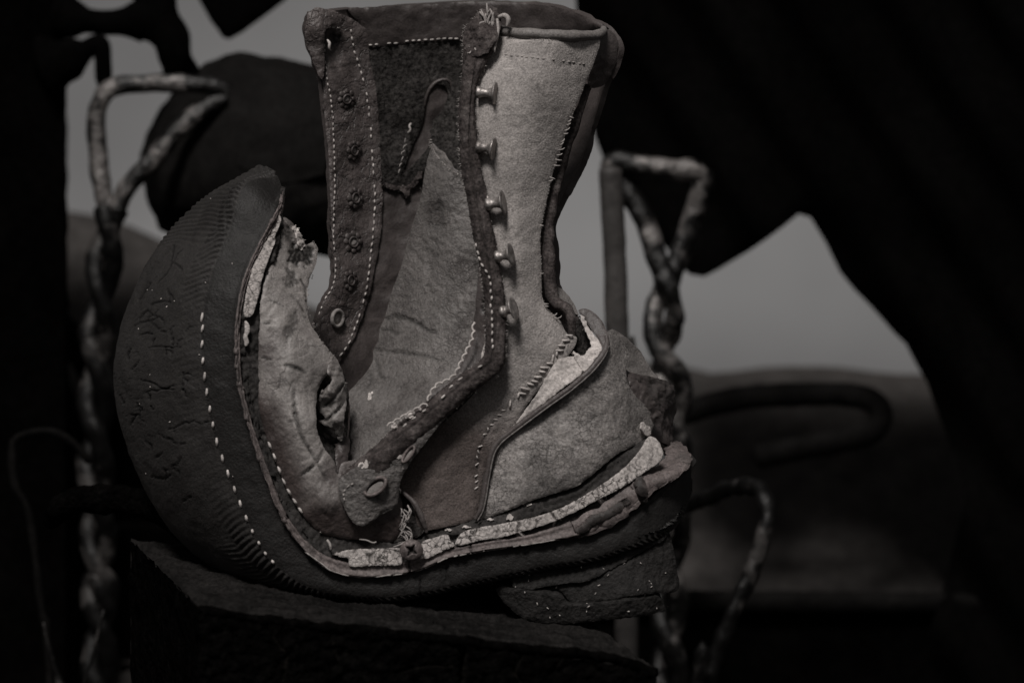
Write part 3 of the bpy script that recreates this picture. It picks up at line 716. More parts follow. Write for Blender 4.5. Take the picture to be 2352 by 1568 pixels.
# torn fold on the inner side of the vamp and the lining showing in it
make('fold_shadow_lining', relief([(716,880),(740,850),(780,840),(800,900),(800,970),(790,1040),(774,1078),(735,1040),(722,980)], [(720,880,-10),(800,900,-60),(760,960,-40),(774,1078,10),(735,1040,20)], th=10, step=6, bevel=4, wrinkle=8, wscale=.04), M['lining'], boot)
make('torn_fold', relief([(768,818),(784,846),(792,876),(795,910),(793,958),(787,1000),(778,1012),(766,990),(744,974),(730,966),(746,958),(734,945),(726,925),(738,900),(762,876),(752,850)],
     [(768,818,40),(795,900,10),(790,1000,20),(730,930,28),(760,900,64),(770,960,54),(745,970,36)], th=9, step=4, edge=3, bevel=6, wrinkle=11, wscale=.03,
     grooves=[([(790,880),(770,910),(744,935)], 5, 10, .6), ([(794,920),(778,940),(758,962)], 4, 8, .6), ([(760,870),(740,905)], 4, 8, .5), ([(733,964),(752,964),(764,950)], 4, 10, .95)]), M['vamp'], boot)
make('torn_scrap', relief([(786,1000),(804,1010),(800,1050),(792,1080),(776,1086),(770,1050),(776,1020)], [(786,1000,0),(800,1050,10),(776,1080,40),(770,1050,30)], th=8, step=4, edge=3, bevel=4, wrinkle=6, wscale=.05), M['inner'], boot)

# ---- far quarter: the inside of the far half, open at the back
FQ = [
 [(712,32,-270),(795,21,-335),(931,14,-400),(1100,4,-420),(1271,16,-330),(1385,60,-190)],
 [(703,80,-290),(800,84,-350),(931,90,-420),(1100,95,-440),(1290,100,-340),(1420,104,-170)],
 [(726,150,-300),(820,150,-365),(950,150,-430),(1100,150,-450),(1285,150,-345),(1413,148,-172)],
 [(741,200,-302),(832,200,-370),(960,200,-430),(1100,200,-450),(1270,200,-340),(1386,196,-178)],
 [(751,300,-308),(840,300,-378),(960,300,-432),(1085,300,-445),(1250,300,-332),(1361,290,-180)],
 [(756,370,-310),(842,370,-380),(960,370,-430),(1075,370,-436),(1220,370,-325),(1337,366,-176)],
 [(760,440,-310),(845,450,-380),(960,450,-428),(1070,450,-430),(1190,450,-318),(1294,446,-168)],
 [(763,510,-306),(846,510,-376),(950,510,-420),(1065,510,-415),(1180,510,-310),(1268,512,-158)],
 [(766,570,-300),(845,570,-370),(940,570,-412),(1060,570,-402),(1180,570,-300),(1270,566,-148)],
 [(767,640,-284),(836,645,-352),(930,650,-402),(1060,650,-385),(1180,640,-288),(1275,640,-140)],
 [(742,690,-262),(820,700,-335),(915,700,-390),(1050,700,-370),(1185,690,-280),(1292,688,-132)],
 [(727,748,-240),(800,752,-320),(900,760,-380),(1040,760,-360),(1190,750,-276),(1322,738,-128)],
 [(730,830,-220),(800,840,-300),(900,850,-362),(1040,850,-345),(1190,840,-270),(1340,800,-150)],
 [(750,1000,-180),(830,1010,-280),(900,1020,-340),(1040,1010,-330),(1200,1000,-300),(1380,900,-250)],
]
FQs = patch(FQ, 200, 110, th=14, wrinkle=7, wscale=.012, grooves=[([(1362,300),(1330,360),(1290,440)], 14, 5, .1)])
make('far_quarter', FQs, M['inner'], boot)
fq_z = surf(FQs.bvh())
# dark fuzzy lining panel, ragged along its lower edge, with a torn slot
make('lining_panel', relief([(846,104),(950,96),(1062,90),(1110,90),(1110,420),(1063,404),(1026,380),(996,345),(975,392),(966,428),(945,432),(935,450),(925,445),(906,432),(880,424),(872,380),(866,260),(856,180)], lambda P: fq_z(P) + 9, th=9, step=6, edge=3.5, efreq=.06, bevel=4, wrinkle=3, wscale=.05,
     holes=[[(976,248),(985,210),(1005,192),(1026,200),(1030,215),(1022,240),(1012,262),(998,275),(990,310),(986,335),(966,360),(940,385),(926,400),(936,365),(950,330),(968,290)]], smooth=False), M['lining'], boot)
make('curled_lining_tear', tube([(975,248,-405),(979,224,-398),(988,203,-396),(1004,188,-396),(1022,183,-398),(1034,188,-402),(1036,205,-404)], [2, 4, 5, 5, 4, 2], 8, wob=.5, wscale=.2), M['inner'], boot)
make('hanging_lining_flap', relief([(1036,190),(1066,196),(1070,300),(1070,408),(1050,402),(1026,382),(1000,350),(988,315),(998,272),(1016,254),(1030,216)], [(1036,190,-400),(1066,200,-395),(990,310,-385),(1060,400,-330),(1020,360,-345)], th=10, step=5, edge=5, efreq=.1, bevel=6, wrinkle=7, wscale=.05), M['lining'], boot)
make('torn_lining_edge', relief([(880,426),(900,436),(920,440),(934,455),(944,436),(958,424),(972,400),(966,396),(950,410),(938,426),(924,430),(905,424),(885,420)], lambda P: fq_z(P) + 16, th=6, step=3.5, edge=5, efreq=.14, bevel=3, wrinkle=5, wscale=.1), M['edge'], boot)
make('frayed_seam', merge([tube([(944,284,-400),(940,290,-392),(943,298,-390),(937,306,-394)], 2.6, 6, 8)] + [tube([(934 - i * 3 + rr.uniform(-3, 3), 318 + i * 14, -398), (930 - i * 3 + rr.uniform(-4, 4), 324 + i * 14, -392), (930 - i * 3, 330 + i * 14, -396)], 1.2, 5, 5) for i in range(6)]), M['dull_thread'], boot, kind='stuff')
# collar band inside the top
col = relief([(800,22),(860,18),(931,14),(1020,8),(1100,4),(1180,5),(1271,17),(1340,36),(1386,60),(1330,72),(1240,70),(1130,80),(1062,92),(948,98),(846,108),(836,66)], lambda P: fq_z(P) + 13, th=16, step=7, edge=1.5, bevel=7, wrinkle=3, wscale=.03)
make('collar_band', col, M['inner'], boot)
col_z = surf(col.bvh())
make('collar_stitching', stitch_geo([(848,104),(900,100),(948,94),(1000,91),(1062,88)], col_z, 9.5, 4.5, 2.0), M['thread'], boot, kind='stuff')
# far facing with eyelets
FAC = [(712,40),(726,24),(760,22),(800,40),(838,60),(848,72),(847,110),(850,140),(864,206),(872,306),(876,400),(879,470),(874,540),(862,610),(850,670),(828,740),(806,790),(770,838),(740,800),(724,756),(731,735),(742,694),(760,664),(768,636),(766,570),(761,510),(758,440),(753,340),(746,272),(741,190),(722,150),(708,110),(703,76)]
fac = relief(FAC, lambda P: fq_z(P) + 12, th=13, step=6, edge=1.6, efreq=.08, bevel=6, wrinkle=3.5, wscale=.025,
    grooves=[([(741,215),(760,208),(790,240),(862,246)], 2.5, 3, .6), ([(745,160),(790,152),(820,142)], 2.5, 3, .6), ([(768,400),(790,408),(806,420)], 3, 4, .7), ([(812,480),(813,520)], 3, 3, .6), ([(840,230),(872,238)], 2.5, 3, .7), ([(708,110),(722,150),(740,190)], 5, 8, .8), ([(744,60),(742,120),(746,180)], 6, 7, .6)],
    spots=[([(767,76),(778,84),(780,98),(770,106),(758,100),(757,84)], 12, 1.0)])
make('eyelet_facing', fac, M['facing'], boot, label='cracked facing strip with six eyelets and pale stitching')
fac_z = surf(fac.bvh())
make('facing_stitching', merge([stitch_geo([(744,88),(747,130),(750,170),(764,258),(767,340),(769,425),(766,539),(771,621),(761,664),(741,697),(730,735)], fac_z, 8.5, 4.5, 1.8),
    stitch_geo([(806,68),(812,110),(822,143),(842,218),(852,299),(856,374),(861,442),(859,517),(850,595),(842,661),(824,727),(804,783),(776,826)], fac_z, 10.5, 6, 2.0), stitch_geo([(752,64),(778,64),(790,70)], fac_z, 7, 4, 2)]), M['thread'], boot, kind='stuff')
make('thread_tuft', tube([(752,92,-272),(757,100,-262),(756,110,-262),(760,117,-266)], [2, 3.5, 3.5, 1.5], 6, 8), M['thread'], boot)
fac_b = fac.bvh()
def orient(geo, x, y):
    """set a piece modelled flat at the origin onto the facing, along its normal"""
    pts = np.array([(x, y), (x + 14, y), (x - 14, y), (x, y + 14), (x, y - 14)]); z = fac_z(pts)
    n = np.array((-(z[1] - z[2]) / 28, -(z[3] - z[4]) / 28, 1.0)); n /= np.linalg.norm(n)
    u = np.array((1.0, 0, 0)) - n * n[0]; u /= np.linalg.norm(u); w = np.cross(n, u)
    c = np.array((x, y, z.mean() + 2.6))
    geo.v = c + geo.v[:, :1] * u + geo.v[:, 1:2] * w + geo.v[:, 2:3] * n
    return geo
def eyelet(x, y, r, k):
    gs = []; n = 8; rl = random.Random(k)
    gs.append(lathe((0, 0, -4), (0, 0, 1), [(0, r * .86), (5, r * .84), (6, r * .6), (5, r * .4), (2, r * .36), (1, r * .2)], 24))
    for i in range(n):
        a = 2 * math.pi * (i + rl.uniform(-.1, .1)) / n; q = r * rl.uniform(.68, .76); s = r * rl.uniform(.24, .29)
        gs.append(lathe((math.cos(a) * q, math.sin(a) * q, 0), (math.cos(a) * .15, math.sin(a) * .15, 1), [(-3, s * .95), (1, s), (2.4, s * .85), (3.4, s * .5), (3.7, s * .12)], 10))
    t = np.linspace(0, 2 * math.pi, 20)
    gs.append(tube(np.column_stack([np.cos(t) * r * .42, np.sin(t) * r * .42, np.full(20, 3.0)]), r * .1, 6, 24))
    e = make('eyelet', orient(merge(gs), x, y), M['old_metal'], boot)
    make('eyelet_centre', orient(lathe((1, 0, -1), (0, 0, 1), [(-1, r * .36), (2.5, r * .34), (3.2, r * .1)], 16), x, y), M['eyelet_pale'], boot, parent=e)  # added disc: sky light through the hole, put into its colour
for k, (x, y, r) in enumerate([(796,228,25), (813,346,26), (816,455,27), (811,556,27), (805,644,26)]): eyelet(x, y, r, k)
t = np.linspace(0, 2 * math.pi, 26)
make('ring_eyelet', orient(merge([tube(np.column_stack([np.cos(t) * 18.5, np.sin(t) * 18.5, np.full(26, 3.0)]), 4.6, 8, 40), lathe((0, 0, 0), (0, 0, 1), [(-1, 17), (2, 17), (2.5, 4)], 20)]), 773, 731), M['eyelet_pale'], boot)
# crumpled corner of the collar
make('crumpled_corner', relief([(704,40),(712,24),(728,17),(752,22),(776,34),(784,50),(762,58),(748,70),(744,100),(746,140),(740,182),(722,150),(706,112),(700,76)], [(704,40,-258),(728,17,-262),(784,50,-300),(745,80,-262),(702,90,-268),(735,170,-276),(722,60,-250)], th=8, step=5, edge=3, bevel=5, wrinkle=5, wscale=.035), M['facing'], boot)

# ---- tongue
TZ = [(1030,340,-230),(992,340,-280),(1100,340,-180),(965,440,-290),(1080,440,-190),(1020,440,-205),(944,520,-295),(1010,560,-200),(1100,560,-150),(904,660,-290),(980,680,-190),(1090,700,-120),(874,760,-270),(950,790,-170),(1080,800,-90),(845,850,-225),(920,880,-130),(1050,880,-40),(800,900,-190),(870,950,-80),(990,940,10),(800,1020,-80),(850,1040,-10),(796,1060,-40)]
tong = relief([(996,330),(1030,375),(1070,400),(1110,400),(1120,560),(1125,700),(1110,800),(1060,890),(980,960),(900,1020),(830,1070),(792,1080),(794,1040),(803,980),(804,930),(798,905),(815,885),(840,856),(856,828),(858,803),(869,780),(873,753),(884,727),(903,661),(923,608),(942,532),(956,489),(967,450),(976,391),(988,345)], TZ, th=14, step=6, edge=1.2, bevel=6, wrinkle=7, wscale=.012,
    grooves=[([(884,732),(905,728),(930,730),(955,742),(980,758),(1006,766)], 6, 12, .6), ([(876,760),(890,756),(905,764),(920,772)], 5, 8, .45), ([(858,802),(890,808),(930,812),(990,822),(1020,832)], 5, 9, .3), ([(862,820),(868,850),(876,868),(888,872)], 4, 6, .5), ([(846,850),(852,870),(846,895)], 4, 6, .6),
             ([(930,580),(945,575),(960,590)], 5, 3, .2), ([(806,940),(815,970),(812,1000)], 5, 6, .35), ([(1000,345),(1030,390)], 2.5, 2, .4), ([(1010,470),(1000,560),(985,640)], 24, 7, .05), ([(960,500),(990,520),(1040,515)], 5, 3, .12), ([(905,900),(960,880),(1010,850)], 12, 5, .1)])
make('tongue', tong, M['tongue'], boot)
tong_z = surf(tong.bvh())

# ---- near quarter
NZ = [(1145,85,-30),(1260,85,10),(1374,88,-70),(1097,190,10),(1220,190,38),(1340,200,-46),(1090,300,26),(1190,300,48),(1297,320,-30),(1107,400,34),(1190,420,46),(1265,410,-14),(1125,500,42),(1190,520,50),(1246,520,4),(1140,580,50),(1200,600,54),(1243,605,16),(1160,700,62),(1215,700,52),(1250,690,18),(1160,800,66),(1240,790,52),(1302,770,22),(1100,900,46),(1180,890,52),(1260,860,40),(1000,1000,54),(1080,1000,50),(1150,980,36),(930,1090,58),(1010,1090,58),(1090,1080,34),(958,1170,52),(1020,1200,52),(1086,1192,36),(1330,770,5)]
NQ = [(1138,84),(1200,88),(1300,92),(1374,88),(1367,136),(1339,204),(1311,272),(1288,340),(1267,408),(1253,473),(1241,539),(1243,605),(1246,681),(1262,714),(1286,737),(1304,768),(1326,776),(1310,810),(1256,872),(1210,930),(1180,982),(1136,1040),(1112,1090),(1102,1150),(1090,1190),(1040,1206),(970,1216),(952,1180),(950,1160),(924,1128),(918,1110),(940,1066),(986,1000),(1058,936),(1110,880),(1140,850),(1146,800),(1146,720),(1140,654),(1134,610),(1118,549),(1104,483),(1090,423),(1082,340),(1078,250),(1086,190),(1100,150),(1126,110)]
nq = relief(NQ, NZ, th=14, step=6, edge=1.0, efreq=.05, bevel=7, wrinkle=4.5, wscale=.010,
    grooves=[([(1160,118),(1200,160),(1240,205),(1270,230)], 1.8, 1.2, .35), ([(1309,772),(1238,863),(1160,938),(1126,979),(1102,1027),(1094,1087),(1094,1140),(1100,1180)], 3.5, 3, .55), ([(1010,1080),(1016,1140),(1024,1190)], 3, 1.5, -.6), ([(1000,1120),(1040,1180)], 2, 1, -.4), ([(1262,700),(1284,730),(1304,766)], 14, 8, .2)])
nqo = make('near_quarter', nq, hide_material(M['suede'], 'quarter_leather', (.34, .30, .29, 1)), boot, label='pale napped shaft side turning brown and shade-dark in colour over the instep')
hide = np.clip((nq.v[:, 1] * .8 - nq.v[:, 0] * .55 - 40) / 220, 0, 1)  # brown hide and the shade of the downward slope share this gradient
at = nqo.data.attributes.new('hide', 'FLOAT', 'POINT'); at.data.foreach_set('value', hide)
nq_z = surf(nq.bvh())
make('shaft_seam', stitch_geo([(1140,112),(1160,125),(1200,130),(1260,136),(1320,144),(1362,150)], nq_z, 7, 5, 1.8, lift=.6, skip=.1), M['dull_thread'], boot, kind='stuff')
make('overcast_stitching', merge([stitch_geo([(1312,764),(1238,863),(1160,938)], nq_z, 20, -7, 2.8, angle=1.0, lift=4, skip=.02, jitter=2), stitch_geo([(1160,938),(1126,979),(1102,1027),(1094,1087),(1096,1140)], nq_z, 12, 2, 2.0, angle=.9, lift=1, skip=.15)]), M['thread'], boot, kind='stuff')
# rolled collar edge
make('collar_roll', tube([(1140,66,-60),(1160,72,-30),(1230,78,4),(1310,82,-16),(1362,82,-66),(1384,74,-120),(1386,66,-160)], [10, 12, 12, 13, 12, 11, 7], 16, 70, wob=.22, wscale=.03), M['quarter'], boot)
make('back_cap', relief([(1384,66),(1398,68),(1408,74),(1419,92),(1420,110),(1414,146),(1396,184),(1380,200),(1352,196),(1362,140),(1372,92)], [(1384,66,-140),(1408,74,-160),(1420,110,-168),(1390,190,-160),(1356,180,-120),(1370,100,-110)], th=7, step=5, edge=2, bevel=4, wrinkle=3, wscale=.04), M['lower'], boot)
# ragged seam thread along the torn back edge
fr = []
for i in range(52):
    t = i / 51; y = 262 + t * 470 + rr.uniform(-4, 4)
    xe = float(np.interp(y, [204, 272, 340, 408, 473, 539, 605, 681, 714, 737], [1339, 1311, 1288, 1267, 1253, 1241, 1243, 1246, 1262, 1286]))
    if rr.random() < (.85 if 410 < y < 690 else .3): continue
    z = float(nq_z(np.array([[xe - 8, y]]))[0]); a = rr.uniform(-1.4, 1.0); l = rr.uniform(4, 12)
    fr.append(tube([(xe - 4, y, z), (xe + l * .5 * math.cos(a), y + l * .5 * math.sin(a), z + 4), (xe + l * math.cos(a), y + l * math.sin(a) - 2, z - 4)], [1.5, 1.5, .8], 5, 6))
make('torn_seam_thread', merge(fr), M['dull_thread'], boot, kind='stuff')
# thick torn edge of the back, folding into the heel
make('torn_back_edge', tube([(1352,196,-90),(1328,262,-80),(1304,330,-74),(1284,400,-66),(1268,460,-50),(1256,530,-36),(1258,600,-24),(1262,650,-16),(1272,690,-8),(1298,706,0),(1312,730,4),(1314,772,0),(1310,790,-10)], [8, 10, 12, 13, 14, 14, 16, 17, 18, 15, 13, 11, 6], 14, 150, wob=.3, wscale=.035), M['edge'], boot)
make('heel_lining_tip', relief([(1268,656),(1284,660),(1304,676),(1320,700),(1330,724),(1316,716),(1296,700),(1270,694)], [(1268,656,-60),(1304,680,-70),(1330,720,-60),(1280,690,-40)], th=8, step=5, bevel=4, wrinkle=3), M['quarter'], boot)

# ---- front edge of the near quarter: thick raw edge standing towards us
ER = [((1108,22),(1142,40),-40), ((1066,70),(1146,84),-10), ((1064,119),(1134,112),14), ((1060,190),(1098,188),34), ((1053,255),(1091,245),50), ((1055,323),(1096,320),56), ((1060,391),(1106,391),62), ((1073,459),(1118,442),70), ((1082,515),(1128,508),78), ((1092,566),(1138,552),84), ((1104,621),(1150,621),92), ((1112,680),(1158,672),98), ((1115,740),(1162,730),102), ((1114,800),(1161,805),106), ((1098,832),(1156,842),110), ((1050,866),(1120,876),112), ((996,910),(1076,910),114), ((930,960),(1020,964),116), ((868,1018),(958,1016),118), ((818,1060),(898,1078),116), ((782,1096),(850,1120),112)]
def edge_row(a, b, z):
    a = np.array(a, float); b = np.array(b, float); n = b - a
    return [(*(a + n * .02), z - 44), (*a, z - 18), (*(a + n * .25), z + 2), (*(a + n * .6), z + 6), (*(b - n * .06), z - 4), (*b, z - 26), (*(b - n * .10), z - 48)]
edge = patch([edge_row(*e) for e in ER], 400, 40, th=4, wrinkle=2.4, wscale=.07, grooves=[([(1100,80),(1086,200),(1078,330),(1090,450),(1120,600),(1138,740),(1130,830),(1060,880),(960,968),(860,1040)], 5, 5, .4)])
make('front_edge', edge, M['edge'], boot)
edge_z = surf(edge.bvh())
make('front_edge_stitching', merge([stitch_geo([(1102,210),(1100,260),(1104,320),(1112,380),(1120,430),(1124,480),(1136,545)], edge_z, 13, 7, 2.6, jitter=2.5, skip=.15, lift=2),
    stitch_geo([(1093,560),(1104,600),(1122,630),(1127,660),(1129,720),(1132,780),(1128,815)], edge_z, 10, 6, 2.6, jitter=1.5, skip=.08, lift=2),
    stitch_geo([(1110,836),(1060,872),(1010,915),(950,960),(900,1000)], edge_z, 12, 16, 2.6, jitter=4, skip=.3, lift=2)]), M['thread'], boot, kind='stuff')
# inner facing below the bend, with its blackened eyelets and the loose white thread
make('inner_facing', relief([(1100,610),(1122,650),(1124,760),(1118,820),(1080,862),(1010,905),(982,920),(998,896),(1044,862),(1068,816),(1083,780),(1088,737),(1094,687),(1098,640)], [(1100,620,40),(1124,700,64),(1118,820,80),(1000,905,90),(1044,862,70),(1085,760,44)], th=9, step=5, bevel=4, wrinkle=3, grooves=[([(1108,690),(1114,700),(1112,716),(1106,706)], 6, 8, .95)]), M['inner'], boot)
make('gap_canvas', relief([(1116,786),(1122,800),(1118,820),(1106,828),(1108,806)], [(1116,786,84),(1118,820,92),(1106,828,90),(1120,800,88)], th=4, step=4, bevel=2), M['canvas'], boot)
lt = [(1088,738,52),(1086,770,54)]
p0 = crom([(1088,738),(1086,775),(1072,806),(1060,830),(1046,858),(1030,872),(1004,884),(990,902),(984,918)], 80)
lt = [(x + 3.0 * math.sin(i * .95), y + 2.6 * math.cos(i * .95), 84 + .3 * i) for i, (x, y) in enumerate(p0)]
make('loose_thread', merge([tube(lt, 2.4, 6, 260), tube([(980 - i * 2.6 + 5 * math.sin(i * 1.1), 928 + i * 1.5 + 5 * math.cos(i * 1.1), 118) for i in range(34)], 2.0, 6, 150)]), M['thread'], boot)
# end tab with two eyelets
TAB = [(778,1104),(782,1143),(802,1187),(822,1207),(846,1202),(878,1180),(906,1164),(914,1150),(918,1119),(934,1075),(978,1016),(1044,934),(1070,904),(1040,900),(960,970),(880,1040),(820,1070)]
tabz = [(778,1104,112),(822,1207,112),(880,1176,104),(916,1130,98),(860,1120,126),(940,1050,114),(1000,980,112),(1060,905,104),(880,1040,116)]
tab = relief(TAB, tabz, th=8, step=4.5, edge=2, bevel=7, wrinkle=4, wscale=.03, grooves=[([(906,1164),(890,1168),(872,1182)], 2.5, 4, .7), ([(790,1140),(800,1120),(815,1112)], 2, 2, .4)],
    holes=[[(862 + math.cos(a) * 24 * .80 + math.sin(a) * 11 * .6, 1117 - math.cos(a) * 24 * .6 + math.sin(a) * 11 * .8) for a in np.linspace(0, 2 * math.pi, 14, endpoint=False)]])
make('end_tab', tab, M['tongue'], boot)
tab_z = surf(tab.bvh())
for (ex, ey, ra, rb, ang, zo) in [(862, 1117, 28, 15, -.64, 6), (938, 1043, 22, 7, -.95, 4)]:
    ca, sa = math.cos(ang), math.sin(ang); t = np.linspace(0, 2 * math.pi, 28)
    zc = float(tab_z(np.array([[ex + (ra + 6) * ca, ey + (ra + 6) * sa]]))[0]) + zo
    pts = np.column_stack([ex + ca * np.cos(t) * ra - sa * np.sin(t) * rb, ey + sa * np.cos(t) * ra + ca * np.sin(t) * rb, zc + 4 * np.sin(t)])
    e = make('tab_eyelet', tube(pts, 5.0 if ra > 25 else 3.6, 8, 48), M['screw'], boot)
    make('eyelet_centre', relief([(ex + ca * math.cos(a) * ra * .8 - sa * math.sin(a) * rb * .6, ey + sa * math.cos(a) * ra * .8 + ca * math.sin(a) * rb * .6 + 4) for a in np.linspace(0, 2 * math.pi, 16, endpoint=False)], lambda P, z=zc: np.full(len(P), z - 1), th=3, step=4, edge=0, bevel=2), M['eyelet_pale'], boot, parent=e)
make('tab_stitching', stitch_geo([(792,1150),(790,1132),(798,1118),(816,1106)], tab_z, 7, 4, 2.0), M['dull_thread'], boot, kind='stuff')
make('paint_flecks', merge([relief([(x, y), (x + w, y - 2), (x + w + 2, y + h), (x - 1, y + h + 2)], (lambda P, f=f, l=l: f(P) + l), th=2.5, step=2.5, edge=1.5, efreq=.3, bevel=1) for x, y, w, h, f, l in
    [(824,1064,10,10,edge_z,3), (838,1058,5,14,edge_z,3), (926,1064,8,10,tab_z,3), (914,1046,8,5,tab_z,3), (936,1052,8,5,tab_z,3), (846,904,5,12,tong_z,3), (852,900,3,3,tong_z,3), (900,975,10,6,edge_z,3), (930,950,16,8,edge_z,4), (1092,98,10,14,edge_z,4), (1074,110,6,10,edge_z,4)]]), M['canvas'], boot, kind='stuff')
# top knot of frayed stitching
make('top_fray', merge([tube([(1120 + rr.uniform(-16, 16), 60 + rr.uniform(-30, 40), 0), (1118 + rr.uniform(-20, 20), 50 + rr.uniform(-30, 40), 12), (1122 + rr.uniform(-22, 22), 50 + rr.uniform(-36, 40), 4)], [2.6, 2.6, 1], 5, 7) for _ in range(11)] +
     [tube([(1118,8,0),(1119,22,6),(1121,38,8)], [1.5, 3, 2], 6, 6), tube([(1146,40,-10),(1160,36,0),(1168,46,4),(1164,62,2)], [5, 6, 6, 3], 8, 12), tube([(1142,44,0),(1144,70,12),(1138,100,18),(1136,120,18)], [3, 4, 4, 2], 6, 14)]), M['dull_thread'], boot, kind='stuff')
make('top_knot', relief([(1116,18),(1132,14),(1150,34),(1146,80),(1128,112),(1100,130),(1072,118),(1064,80),(1084,46)], [(1116,18,-20),(1150,34,-24),(1100,120,28),(1066,80,-4),(1112,66,24)], th=10, step=4, edge=5, efreq=.09, bevel=5, wrinkle=7, wscale=.05), M['edge'], boot)

make('edge_fibres', merge([fringe([e[0] for e in ER], edge_z, 230, 3, 8, 1), fringe([e[1] for e in ER[1:]], edge_z, 170, 3, 8, -1),
    fringe([(990,320),(996,345),(1026,382),(1063,406)], tong_z, 50, 3, 8, 1), fringe([(880,424),(906,432),(935,450),(945,432),(966,428)], fq_z, 60, 3, 9, 1),
    fringe([(1138,86),(1200,90),(1300,94),(1372,90)], nq_z, 50, 2, 5, -1), fringe([(1339,204),(1311,272),(1288,340),(1267,408),(1253,473),(1241,539),(1243,605),(1246,681),(1262,714),(1286,737)], nq_z, 90, 2, 6, 1),
    fringe([(648,502),(690,548),(720,557),(724,610),(705,690),(730,771),(770,824)], vamp_z, 60, 2, 5, -1)]), M['dull_thread'], boot, kind='stuff')
# ---- lace hooks
for i, (x0, y0, x1, y1, h) in enumerate([(1104,212,1134,214,24), (1104,336,1130,340,24), (1126,470,1152,466,25), (1148,590,1170,586,24), (1160,716,1177,711,24)]):
    z0 = float(np.max(edge_z(np.array([[x0 - 30, y0], [x0 - 22, y0], [x0 - 14, y0]])))) - 16
    ax = np.array((x1 - x0, y1 - y0, 7.0)); L = np.linalg.norm(ax)
    hk = make('lace_hook', lathe((x0 - 8, y0, z0 + 6), ax, [(0, h * .6), (6, h * .58), (11, h * .48), (L * .55, h * .4), (L * .8, h * .42), (L + 4, h * .55), (L + 8, h * .85), (L + 10, h * 1.04), (L + 12, h * 1.1), (L + 13, h * 1.06), (L + 12, h * .6), (L + 11, h * .1)], 22), M['metal'], boot)

# ---- heel counter
CZ = [(1092,1190,44),(1115,1090,44),(1150,1010,50),(1250,1060,74),(1200,1130,70),(1260,950,62),(1340,900,64),(1400,800,26),(1436,800,-34),(1440,870,4),(1400,960,50),(1330,1060,72),(1440,1010,30),(1480,960,-20),(1505,965,-60),(1226,1150,62),(1140,1176,56)]
COUNT = [(1092,1192),(1104,1160),(1116,1095),(1130,1027),(1176,986),(1221,952),(1266,920),(1308,890),(1356,848),(1386,812),(1396,790),(1392,764),(1404,768),(1434,782),(1446,806),(1438,850),(1443,881),(1461,911),(1491,935),(1509,956),(1500,980),(1494,998),(1486,1012),(1446,1028),(1410,1048),(1346,1102),(1306,1123),(1226,1148),(1146,1180)]
cnt = relief(COUNT, CZ, th=15, step=6, edge=1.6, efreq=.07, bevel=7, wrinkle=5, wscale=.014,
    grooves=[([(1256,960),(1262,985),(1290,1040),(1304,1080),(1312,1110)], 2.2, 1.6, .35), ([(1220,1052),(1250,1062)], 3, 2, -.5), ([(1150,1090),(1170,1088),(1180,1092)], 3.5, 4, .6), ([(1266,1130),(1290,1108),(1320,1096)], 2.5, 2, .3), ([(1330,1012),(1346,1016),(1352,1024)], 4, 4, .6), ([(1410,940),(1414,975)], 2.2, 2, .5), ([(1386,1030),(1392,1060)], 2.5, 2, .4), ([(1300,1112),(1330,1108),(1350,1098)], 4, 3, .4), ([(1444,900),(1450,960),(1440,1000)], 5, 3, .3)])
make('heel_counter', cnt, M['counter'], boot)
cnt_z = surf(cnt.bvh())
hem = [(1393,772,20),(1394,790,34),(1384,814,52),(1356,850,72),(1308,892,74),(1266,922,72),(1221,955,68),(1176,989,62),(1148,1012,58),(1130,1040,56),(1119,1092,54),(1107,1160,54),(1092,1192,52)]
make('counter_hem', tube(hem, [5, 8, 8, 7, 7, 7, 7, 7, 7, 7, 6, 6, 5], 12, 200, wob=.2, wscale=.05), M['lower'], boot)
make('hem_ridge', tube([(x + 5, y + 4, z + 6) for x, y, z in hem[1:]], 1.8, 6, 150, wob=.5, wscale=.1), M['quarter'], boot)
make('hem_flap', relief([(1330,714),(1346,708),(1364,718),(1384,740),(1396,764),(1400,790),(1391,812),(1384,800),(1376,782),(1362,762),(1350,744),(1340,728)], [(1330,714,-34),(1364,718,-22),(1400,780,24),(1391,810,48),(1362,762,6)], th=9, step=4, edge=1.5, bevel=6, wrinkle=3, wscale=.05), M['lower'], boot)
# pale torn canvas stiffener showing above the counter
make('torn_stiffener', relief([(1282,826),(1300,820),(1318,818),(1332,830),(1342,850),(1300,886),(1250,924),(1206,958),(1180,980),(1194,957),(1221,922),(1238,895),(1254,866)], [(1282,826,44),(1318,818,40),(1342,850,56),(1250,924,58),(1180,980,54),(1254,866,52)], th=8, step=4, edge=2.5, efreq=.1, bevel=4, wrinkle=4, wscale=.03, grooves=[([(1270,845),(1240,905),(1222,930)], 2, 2, .3), ([(1240,912),(1226,922),(1214,944)], 3, 4, .6)]), M['canvas'], boot)
make('torn_stiffener_rim', relief([(1332,724),(1342,728),(1348,746),(1368,773),(1380,791),(1380,808),(1362,832),(1342,852),(1330,838),(1316,812),(1318,806),(1332,816),(1346,808),(1356,796),(1357,784),(1346,764),(1338,744)], [(1332,724,-20),(1348,746,-8),(1380,800,34),(1342,850,58),(1318,808,40),(1356,790,26)], th=9, step=3.6, edge=3.5, efreq=.12, bevel=4, wrinkle=6, wscale=.05), M['canvas'], boot)
make('heel_hollow', relief([(1310,760),(1340,730),(1364,770),(1368,800),(1340,830),(1306,820)], [(1310,760,-40),(1368,800,-50),(1340,730,-60),(1320,820,-10)], th=8, step=7, bevel=3, wrinkle=5), M['lining'], boot)
